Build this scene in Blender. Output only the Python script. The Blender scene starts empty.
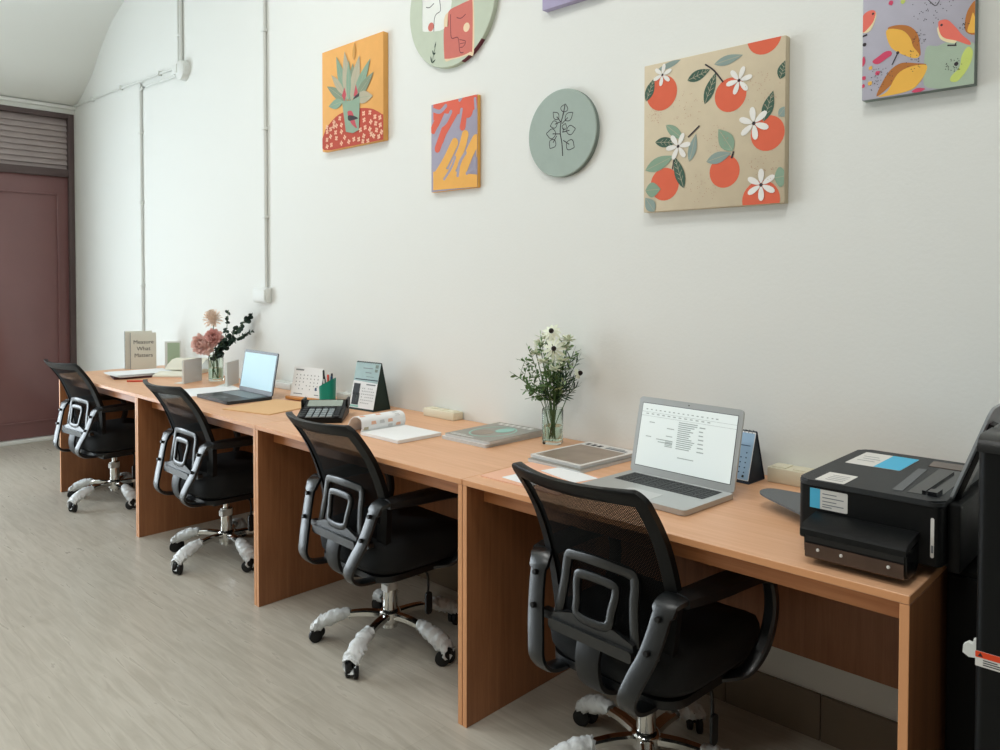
import bpy, bmesh, math, random
from math import sin, cos, pi, radians
from mathutils import Vector, Matrix
random.seed(7)
SC = bpy.context.scene
COL = SC.collection

# ------------------------------------------------------------------ materials
def lin(h):
    h = h.lstrip('#'); c = [int(h[i:i+2], 16)/255 for i in (0, 2, 4)]
    return tuple((v/12.92 if v <= .04045 else ((v+.055)/1.055)**2.4) for v in c) + (1,)
MATS = {}
def mat(name, col, rough=.5, metal=0, spec=.5, bump=0, bscale=60, var=0, emit=0, alpha=1, trans=0, ior=1.45, coat=0, vscale=8, stretch=(1, 1, 1)):
    m = bpy.data.materials.new(name); m.use_nodes = True
    nt = m.node_tree; b = nt.nodes['Principled BSDF']
    c = lin(col)
    b.inputs['Base Color'].default_value = c
    b.inputs['Roughness'].default_value = rough
    b.inputs['Metallic'].default_value = metal
    b.inputs['Specular IOR Level'].default_value = spec
    b.inputs['Alpha'].default_value = alpha
    b.inputs['Transmission Weight'].default_value = trans
    b.inputs['IOR'].default_value = ior
    b.inputs['Coat Weight'].default_value = coat
    if emit:
        b.inputs['Emission Color'].default_value = c; b.inputs['Emission Strength'].default_value = emit
    if var or bump:
        tc = nt.nodes.new('ShaderNodeTexCoord'); mp = nt.nodes.new('ShaderNodeMapping')
        mp.inputs['Scale'].default_value = stretch
        nt.links.new(tc.outputs['Object'], mp.inputs['Vector'])
    if var:
        n = nt.nodes.new('ShaderNodeTexNoise'); n.inputs['Scale'].default_value = vscale; n.inputs['Detail'].default_value = 4
        nt.links.new(mp.outputs[0], n.inputs['Vector'])
        mx = nt.nodes.new('ShaderNodeMixRGB'); mx.inputs[1].default_value = tuple(v*(1-var) for v in c[:3])+(1,)
        mx.inputs[2].default_value = tuple(min(1, v*(1+var)) for v in c[:3])+(1,)
        nt.links.new(n.outputs['Fac'], mx.inputs[0]); nt.links.new(mx.outputs[0], b.inputs['Base Color'])
    if bump:
        n = nt.nodes.new('ShaderNodeTexNoise'); n.inputs['Scale'].default_value = bscale; n.inputs['Detail'].default_value = 5
        nt.links.new(mp.outputs[0], n.inputs['Vector'])
        bp = nt.nodes.new('ShaderNodeBump'); bp.inputs['Strength'].default_value = bump; bp.inputs['Distance'].default_value = .004
        nt.links.new(n.outputs['Fac'], bp.inputs['Height']); nt.links.new(bp.outputs[0], b.inputs['Normal'])
    MATS[name] = m
    return m

def wood(name, c1, c2, axis='X', rough=.42):
    m = bpy.data.materials.new(name); m.use_nodes = True; nt = m.node_tree; b = nt.nodes['Principled BSDF']
    tc = nt.nodes.new('ShaderNodeTexCoord'); mp = nt.nodes.new('ShaderNodeMapping')
    s = {'X': (1.2, 22, 22), 'Y': (22, 1.2, 22), 'Z': (22, 22, 1.2)}[axis]
    mp.inputs['Scale'].default_value = s
    nt.links.new(tc.outputs['Object'], mp.inputs['Vector'])
    n = nt.nodes.new('ShaderNodeTexNoise'); n.inputs['Scale'].default_value = 2.2; n.inputs['Detail'].default_value = 6; n.inputs['Distortion'].default_value = .6
    nt.links.new(mp.outputs[0], n.inputs['Vector'])
    n2 = nt.nodes.new('ShaderNodeTexNoise'); n2.inputs['Scale'].default_value = 14; n2.inputs['Detail'].default_value = 3
    nt.links.new(mp.outputs[0], n2.inputs['Vector'])
    ad = nt.nodes.new('ShaderNodeMath'); ad.operation = 'MULTIPLY_ADD'; ad.inputs[1].default_value = .35
    nt.links.new(n2.outputs['Fac'], ad.inputs[0]); nt.links.new(n.outputs['Fac'], ad.inputs[2])
    cr = nt.nodes.new('ShaderNodeValToRGB')
    cr.color_ramp.elements[0].position = .42; cr.color_ramp.elements[0].color = lin(c2)
    cr.color_ramp.elements[1].position = .85; cr.color_ramp.elements[1].color = lin(c1)
    nt.links.new(ad.outputs[0], cr.inputs[0]); nt.links.new(cr.outputs[0], b.inputs['Base Color'])
    b.inputs['Roughness'].default_value = rough
    MATS[name] = m; return m

def floor_mat():
    m = bpy.data.materials.new('vinyl_floor'); m.use_nodes = True; nt = m.node_tree; b = nt.nodes['Principled BSDF']
    tc = nt.nodes.new('ShaderNodeTexCoord')
    br = nt.nodes.new('ShaderNodeTexBrick'); br.offset = .37
    br.inputs['Scale'].default_value = 1; br.inputs['Brick Width'].default_value = 1.22; br.inputs['Row Height'].default_value = .18
    br.inputs['Mortar Size'].default_value = .0012; br.inputs['Mortar Smooth'].default_value = .3
    br.inputs['Color1'].default_value = lin('#c3bdb0'); br.inputs['Color2'].default_value = lin('#bbb5a8'); br.inputs['Mortar'].default_value = lin('#b4ad9f')
    nt.links.new(tc.outputs['Object'], br.inputs['Vector'])
    mp = nt.nodes.new('ShaderNodeMapping'); mp.inputs['Scale'].default_value = (1.6, 16, 1); nt.links.new(tc.outputs['Object'], mp.inputs['Vector'])
    n = nt.nodes.new('ShaderNodeTexNoise'); n.inputs['Scale'].default_value = 2.6; n.inputs['Detail'].default_value = 7; n.inputs['Distortion'].default_value = .9
    nt.links.new(mp.outputs[0], n.inputs['Vector'])
    cr = nt.nodes.new('ShaderNodeValToRGB'); cr.color_ramp.elements[0].position = .3; cr.color_ramp.elements[0].color = (.66, .64, .60, 1)
    cr.color_ramp.elements[1].position = .62; cr.color_ramp.elements[1].color = (1, 1, 1, 1)
    nt.links.new(n.outputs['Fac'], cr.inputs[0])
    mx = nt.nodes.new('ShaderNodeMixRGB'); mx.blend_type = 'MULTIPLY'; mx.inputs[0].default_value = .55
    nt.links.new(br.outputs['Color'], mx.inputs[1]); nt.links.new(cr.outputs[0], mx.inputs[2]); nt.links.new(mx.outputs[0], b.inputs['Base Color'])
    rr = nt.nodes.new('ShaderNodeMapRange'); rr.inputs['To Min'].default_value = .38; rr.inputs['To Max'].default_value = .22
    nt.links.new(n.outputs['Fac'], rr.inputs['Value']); nt.links.new(rr.outputs[0], b.inputs['Roughness'])
    bp = nt.nodes.new('ShaderNodeBump'); bp.inputs['Strength'].default_value = .35; bp.inputs['Distance'].default_value = .003
    nt.links.new(n.outputs['Fac'], bp.inputs['Height']); nt.links.new(bp.outputs[0], b.inputs['Normal'])
    return m

def mesh_fabric(name, col, pitch, hole):
    """woven mesh: real holes on a lattice in the sheet's own UV (metres)"""
    m = bpy.data.materials.new(name); m.use_nodes = True; nt = m.node_tree; b = nt.nodes['Principled BSDF']
    b.inputs['Base Color'].default_value = lin(col); b.inputs['Roughness'].default_value = .8; b.inputs['Specular IOR Level'].default_value = .1
    uv = nt.nodes.new('ShaderNodeUVMap'); sp = nt.nodes.new('ShaderNodeSeparateXYZ'); nt.links.new(uv.outputs[0], sp.inputs[0])
    ds = []
    for k in (0, 1):
        a = nt.nodes.new('ShaderNodeMath'); a.operation = 'MULTIPLY'; a.inputs[1].default_value = 1/pitch; nt.links.new(sp.outputs[k], a.inputs[0])
        f = nt.nodes.new('ShaderNodeMath'); f.operation = 'FRACT'; nt.links.new(a.outputs[0], f.inputs[0])
        g = nt.nodes.new('ShaderNodeMath'); g.operation = 'SUBTRACT'; g.inputs[1].default_value = .5; nt.links.new(f.outputs[0], g.inputs[0])
        h = nt.nodes.new('ShaderNodeMath'); h.operation = 'ABSOLUTE'; nt.links.new(g.outputs[0], h.inputs[0]); ds.append(h)
    mx = nt.nodes.new('ShaderNodeMath'); mx.operation = 'MAXIMUM'; nt.links.new(ds[0].outputs[0], mx.inputs[0]); nt.links.new(ds[1].outputs[0], mx.inputs[1])
    gt = nt.nodes.new('ShaderNodeMath'); gt.operation = 'GREATER_THAN'; gt.inputs[1].default_value = hole; nt.links.new(mx.outputs[0], gt.inputs[0])
    nt.links.new(gt.outputs[0], b.inputs['Alpha'])
    MATS[name] = m; return m

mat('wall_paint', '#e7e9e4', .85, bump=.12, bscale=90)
mat('unseen_wall_dark', '#8f8b84', .9)  # unseen walls, grey made up to weaken the bounce light
mat('ceiling_paint', '#eeeeea', .9, bump=.05)
mat('trim_white', '#e6e8e4', .6, bump=.05)
mat('door_brown', '#7c5756', .3, var=.12, vscale=3, coat=.3, bump=.1, bscale=12)
mat('door_frame', '#574847', .4, var=.15)
mat('louvre_grey', '#b0a4a2', .45, var=.12, vscale=10)
mat('tile_skirt', '#7a6d5c', .45, var=.15, vscale=4)
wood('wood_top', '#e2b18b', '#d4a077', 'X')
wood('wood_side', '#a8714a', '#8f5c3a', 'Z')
wood('wood_rail', '#c68452', '#b06c3c', 'X')
wood('wood_stand', '#cf8f47', '#bb7a34', 'X')
mat('edge_band', '#da9c6c', .4, var=.05)
mat('plastic_dark', '#0b0d0e', .42, spec=.3, bump=.15, bscale=400)
mat('plastic_grey', '#101314', .32, spec=.75, coat=.12, bump=.1, bscale=400)
mat('plastic_black', '#101213', .45, bump=.1, bscale=300)
mat('fabric_black', '#0d1012', .8, bump=.5, bscale=500, var=.2)
mesh_fabric('chair_mesh', '#070808', .0042, .185)
mat('chrome', '#d9d9d6', .12, metal=1)
mat('wrap_plastic', '#e4e8e8', .35, spec=.6, alpha=.93, bump=.9, bscale=60)
mat('rubber', '#0b0c0c', .6)
mat('bolt_black', '#050505', .4)
mat('sticker_white', '#dedcd6', .6)
mat('steel_grey', '#8c8f90', .35, metal=.8)
mat('pvc_white', '#dfe2dd', .5)
mat('pvc_cream', '#e2dcc4', .5)
mat('paper', '#eceeee', .8, var=.03)
mat('paper_grey', '#cdcfce', .7)
mat('paper_cream', '#e3e0cf', .8, var=.04)
mat('paper_pink', '#e9b79b', .75, var=.04)
mat('manila', '#dcb383', .8, var=.05)
mat('manila_dark', '#b78a5a', .8)
mat('book_beige', '#dbdacd', .7, var=.05)
mat('maroon', '#4b2a30', .6)
mat('ink', '#23262a', .6)
mat('ink_grey', '#7e8386', .7)
mat('red', '#d83c22', .5)
mat('blue_ink', '#24416b', .5)
mat('green_card', '#a9bda1', .6)
mat('teal', '#128f7b', .45)
mat('green_dark', '#0f2a26', .6)
mat('navy', '#1c2a3b', .6)
mat('sky_blue', '#9fc0dc', .7, var=.08, vscale=30)
mat('calendar_head', '#a9c3c4', .7, var=.2, vscale=25)
mat('cyan', '#4fb7dc', .6)
mat('printer_black', '#0c0e0f', .42, spec=.3, bump=.2, bscale=700)
mat('printer_gloss', '#15171a', .2)
mat('printer_top', '#26292b', .5, bump=.25, bscale=700)
mat('printer_grey', '#5d6164', .45, bump=.15, bscale=500)
mat('tank_brown', '#4d3a2f', .15, var=.5, vscale=20)
mat('cabinet_black', '#070909', .5, spec=.25, bump=.1, bscale=30)
mat('alu', '#b9bcbb', .32, metal=.55, spec=.5)
mat('alu_light', '#c9cbca', .4, metal=.2)
mat('alu_edge', '#6f7374', .35, metal=.6)
mat('keys', '#26292b', .5)
mat('screen_white', '#dde6e4', .25, emit=.22)
mat('screen_reflection', '#8cb4be', .3, emit=.14)  # bluish reflection on the thin laptop, put in as colour and faint glow
mat('feeder_grey', '#969b9d', .45)
mat('screen_grey', '#98a3a1', .3, emit=.15)
mat('lap_dark', '#2b3338', .35)
mat('lap_grey', '#59656b', .3, metal=.4)
mat('key_light', '#8d979b', .5)
mat('lcd', '#9aa59b', .2)
mat('glass', '#f2fbf6', .0, trans=1, ior=1.3)
mat('water', '#e8f4ec', .0, trans=1, ior=1.2)
mat('stem_green', '#4d6b3b', .6, var=.2)
mat('leaf_green', '#5d7d4c', .6, var=.3, vscale=60)
mat('leaf_deep', '#34503a', .6, var=.3, vscale=60)
mat('leaf_euca', '#2e443a', .6, var=.25, vscale=50)
mat('leaf_pale', '#a9c294', .65, var=.15, vscale=60)
mat('petal_white', '#e9efd9', .7, var=.06, vscale=80)
mat('petal_pink', '#fad3ca', .7, var=.15, vscale=60)
mat('petal_rose', '#edbdb6', .7, var=.15, vscale=60)
mat('petal_peach', '#f0dccb', .7, var=.1, vscale=60)
mat('cone_dark', '#231a15', .8, bump=1, bscale=500)
mat('mag_grey', '#8d8b82', .35, var=.2, vscale=14)
mat('mag_brown', '#8f7f70', .35, var=.35, vscale=16)
mat('mag_white', '#dcdad6', .4)
mat('aqua', '#8fc4b8', .4)
mat('pink', '#c76a80', .6)
mat('orange_label', '#e2491f', .5)
mat('daylight', '#e4eff8', .5, emit=6.6)
mat('lamp_light', '#fcfbf8', .5, emit=11)
for n_, c_ in dict(bg_oranges='#d2c4a8', coral='#e0684a', coral2='#df6650', bluegreen='#8d9f98', darkgreen='#415f50', sage='#89a48d', ink_art='#3a3438',
                   white_art='#eeece6', rust='#b98a74', redcloth='#bc4a37', peach='#f0c0a2', olive='#84927a', bone='#b6ae95', gold='#d29a4c', pinkred='#c2505a',
                   vasegreen='#8fa791', bg_plant='#eaae62', bg_wavy='#a39fb0', amber='#ecb057', bg_bird='#b3b1bd', palegreen='#a9bba6', brown='#b67236',
                   yellow='#f0b950', cream='#ebdcb2', salmon='#ea7565', lime='#c9d873', raspberry='#d4496a', bg_round='#a3b2a9', offwhite='#e9ece6',
                   creamy='#ecd3b0', rosered='#cf7468', maroon_art='#6e2f3c', forest='#2c4438', bg_face='#c3cdb9', bg_purple='#aea6c4', edge_grey='#7f8c86').items():
    mat(n_, c_, .75, var=.06, vscale=25, bump=.2, bscale=700)
ART_MAT = {'ink': 'ink_art', 'white': 'white_art', 'maroon': 'maroon_art'}
MATS['vinyl_floor'] = floor_mat()

# ------------------------------------------------------------------ mesh helpers
def new(): return bmesh.new()
def finish(name, bm, mats, parent=None, loc=(0, 0, 0), rot=(0, 0, 0), smooth=35, recalc=True, **props):
    if recalc: bmesh.ops.recalc_face_normals(bm, faces=bm.faces)
    me = bpy.data.meshes.new(name); bm.to_mesh(me); bm.free()
    if isinstance(mats, str): mats = [mats]
    for m in mats: me.materials.append(MATS[m])
    if smooth:
        me.polygons.foreach_set('use_smooth', [True]*len(me.polygons))
        me.set_sharp_from_angle(angle=radians(smooth))
    o = bpy.data.objects.new(name, me); COL.objects.link(o)
    o.location = loc; o.rotation_euler = rot
    if parent: o.parent = parent
    for k, v in props.items(): o[k] = v
    return o
def thing(name, label, cat, loc=(0, 0, 0), rz=0, group=None):
    o = bpy.data.objects.new(name, None); COL.objects.link(o); o.location = loc; o.rotation_euler = (0, 0, rz)
    o.empty_display_size = .05
    o['label'] = label; o['category'] = cat
    if group: o['group'] = group
    return o
def tag(o, label, cat, group=None):
    o['label'] = label; o['category'] = cat
    if group: o['group'] = group
    return o
def struct(name, bm, mats, **k):
    o = finish(name, bm, mats, **k); o['kind'] = 'structure'; return o

def box(bm, lo, hi, mi=0, bev=0, M=None, seg=2):
    x0, y0, z0 = lo; x1, y1, z1 = hi
    vs = [bm.verts.new(p) for p in ((x0, y0, z0), (x1, y0, z0), (x1, y1, z0), (x0, y1, z0), (x0, y0, z1), (x1, y0, z1), (x1, y1, z1), (x0, y1, z1))]
    fs = [bm.faces.new([vs[i] for i in q]) for q in ((3, 2, 1, 0), (4, 5, 6, 7), (0, 1, 5, 4), (1, 2, 6, 5), (2, 3, 7, 6), (3, 0, 4, 7))]
    for f in fs: f.material_index = mi
    if bev:
        es = list({e for f in fs for e in f.edges})
        r = bmesh.ops.bevel(bm, geom=es, offset=bev, segments=seg, affect='EDGES', profile=.5)
        vs = list({v for f in r['faces'] for v in f.verts} | {v for v in vs if v.is_valid})
        for f in r['faces']: f.material_index = mi
    if M is not None: bmesh.ops.transform(bm, matrix=M, verts=[v for v in vs if v.is_valid])
    return vs
def cr(pts, n=6, closed=False):
    P = [Vector(p) for p in pts]; out = []; N = len(P)
    rng = range(N) if closed else range(N-1)
    for i in rng:
        a, b, c, d = (P[(i-1) % N], P[i], P[(i+1) % N], P[(i+2) % N]) if closed else (P[max(i-1, 0)], P[i], P[i+1], P[min(i+2, N-1)])
        for k in range(n):
            t = k/n
            out.append(.5*((2*b)+(c-a)*t+(2*a-5*b+4*c-d)*t*t+(3*b-a-3*c+d)*t**3))
    if not closed: out.append(P[-1].copy())
    return out
RR = [(-1, -.6), (-.6, -1), (.6, -1), (1, -.6), (1, .6), (.6, 1), (-.6, 1), (-1, .6)]
def sweep(bm, pts, ref, wa, wb, mi=0, closed=False, prof=RR):
    """profile swept along pts: wa = size along ref, wb = size across; numbers or lists"""
    N = len(pts); ref = Vector(ref); rings = []
    for i, p in enumerate(pts):
        if closed: t = pts[(i+1) % N]-pts[(i-1) % N]
        else: t = pts[min(i+1, N-1)]-pts[max(i-1, 0)]
        t.normalize(); A = (ref-t*ref.dot(t)).normalized(); B = t.cross(A)
        a = wa[i] if hasattr(wa, '__len__') else wa; b = wb[i] if hasattr(wb, '__len__') else wb
        rings.append([bm.verts.new(p+A*(a/2*u)+B*(b/2*v)) for u, v in prof])
    K = len(prof)
    for i in range(N if closed else N-1):
        r, s = rings[i], rings[(i+1) % N]
        for k in range(K):
            bm.faces.new((r[k], r[(k+1) % K], s[(k+1) % K], s[k])).material_index = mi
    if not closed:
        bm.faces.new(rings[0][::-1]).material_index = mi; bm.faces.new(rings[-1]).material_index = mi
    return rings
def tube(bm, pts, r, mi=0, seg=8):
    pts = [Vector(p) for p in pts]
    d = (pts[-1]-pts[0]).normalized(); ref = Vector((1, 0, 0)) if abs(d.x) < .8 else Vector((0, 1, 0))
    prof = [(cos(2*pi*k/seg), sin(2*pi*k/seg)) for k in range(seg)]
    w = [2*q for q in r] if hasattr(r, '__len__') else 2*r
    return sweep(bm, pts, ref, w, w, mi, prof=prof)
def lathe(bm, prof, c=(0, 0, 0), seg=24, mi=0, M=None):
    rings = []; vs = []
    for r, z in prof:
        if r < 1e-6: rr = [bm.verts.new((c[0], c[1], c[2]+z))]
        else: rr = [bm.verts.new((c[0]+r*cos(2*pi*k/seg), c[1]+r*sin(2*pi*k/seg), c[2]+z)) for k in range(seg)]
        rings.append(rr); vs += rr
    for a, b in zip(rings, rings[1:]):
        for k in range(seg):
            k2 = (k+1) % seg
            if len(a) == 1 and len(b) == 1: continue
            f = (a[0], b[k], b[k2]) if len(a) == 1 else ((a[k], a[k2], b[0]) if len(b) == 1 else (a[k], a[k2], b[k2], b[k]))
            bm.faces.new(f).material_index = mi
    if M is not None: bmesh.ops.transform(bm, matrix=M, verts=vs)
    return vs
def prism(bm, poly, f, d, mi=0, side=None):
    """2D polygon mapped by f(u,v,w): w runs 0..d"""
    side = mi if side is None else side
    a = [bm.verts.new(f(u, v, 0)) for u, v in poly]; b = [bm.verts.new(f(u, v, d)) for u, v in poly]
    bm.faces.new(a[::-1]).material_index = side; bm.faces.new(b).material_index = mi
    n = len(poly)
    for i in range(n): bm.faces.new((a[i], a[(i+1) % n], b[(i+1) % n], b[i])).material_index = side
def rrect(x0, y0, x1, y1, r, n=5):
    out = []
    for cx, cy, a in ((x1-r, y1-r, 0), (x0+r, y1-r, 90), (x0+r, y0+r, 180), (x1-r, y0+r, 270)):
        for k in range(n+1):
            t = radians(a+90*k/n); out.append((cx+r*cos(t), cy+r*sin(t)))
    return out
def quad(bm, pts, mi=0):
    f = bm.faces.new([bm.verts.new(p) for p in pts]); f.material_index = mi; return f
def leaf(bm, base, d, L, W, up=(0, 0, 1), mi=0, fold=.15, droop=0):
    base = Vector(base); d = Vector(d).normalized(); up = Vector(up)
    s = d.cross(up)
    if s.length < 1e-3: s = d.cross(Vector((1, 0, 0)))
    s.normalize(); n = s.cross(d).normalized()
    mid = []; l = []; r = []
    for t, w in ((0, .0), (.25, .75), (.55, 1), (.8, .65), (1, 0)):
        c = base+d*(L*t)-Vector((0, 0, 1))*(droop*L*t*t)
        if w == 0: mid.append(bm.verts.new(c)); l.append(None); r.append(None)
        else:
            mid.append(bm.verts.new(c-n*(fold*W*w)));
            l.append(bm.verts.new(c+s*(W/2*w))); r.append(bm.verts.new(c-s*(W/2*w)))
    for i in range(4):
        for e in (l, r):
            vs = [v for v in (mid[i], e[i], e[i+1], mid[i+1]) if v is not None]
            bm.faces.new(vs).material_index = mi
def text_bm(bm, s, size, f, mi=0, align='CENTER'):
    cu = bpy.data.curves.new('t', 'FONT'); cu.body = s; cu.size = size; cu.align_x = align; cu.align_y = 'CENTER'; cu.resolution_u = 3
    o = bpy.data.objects.new('t', cu); COL.objects.link(o)
    dg = bpy.context.evaluated_depsgraph_get(); me = bpy.data.meshes.new_from_object(o.evaluated_get(dg))
    vm = [bm.verts.new(f(v.co.x, v.co.y)) for v in me.vertices]
    for p in me.polygons:
        try: bm.faces.new([vm[i] for i in p.vertices]).material_index = mi
        except ValueError: pass
    bpy.data.objects.remove(o); bpy.data.curves.remove(cu); bpy.data.meshes.remove(me)
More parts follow.
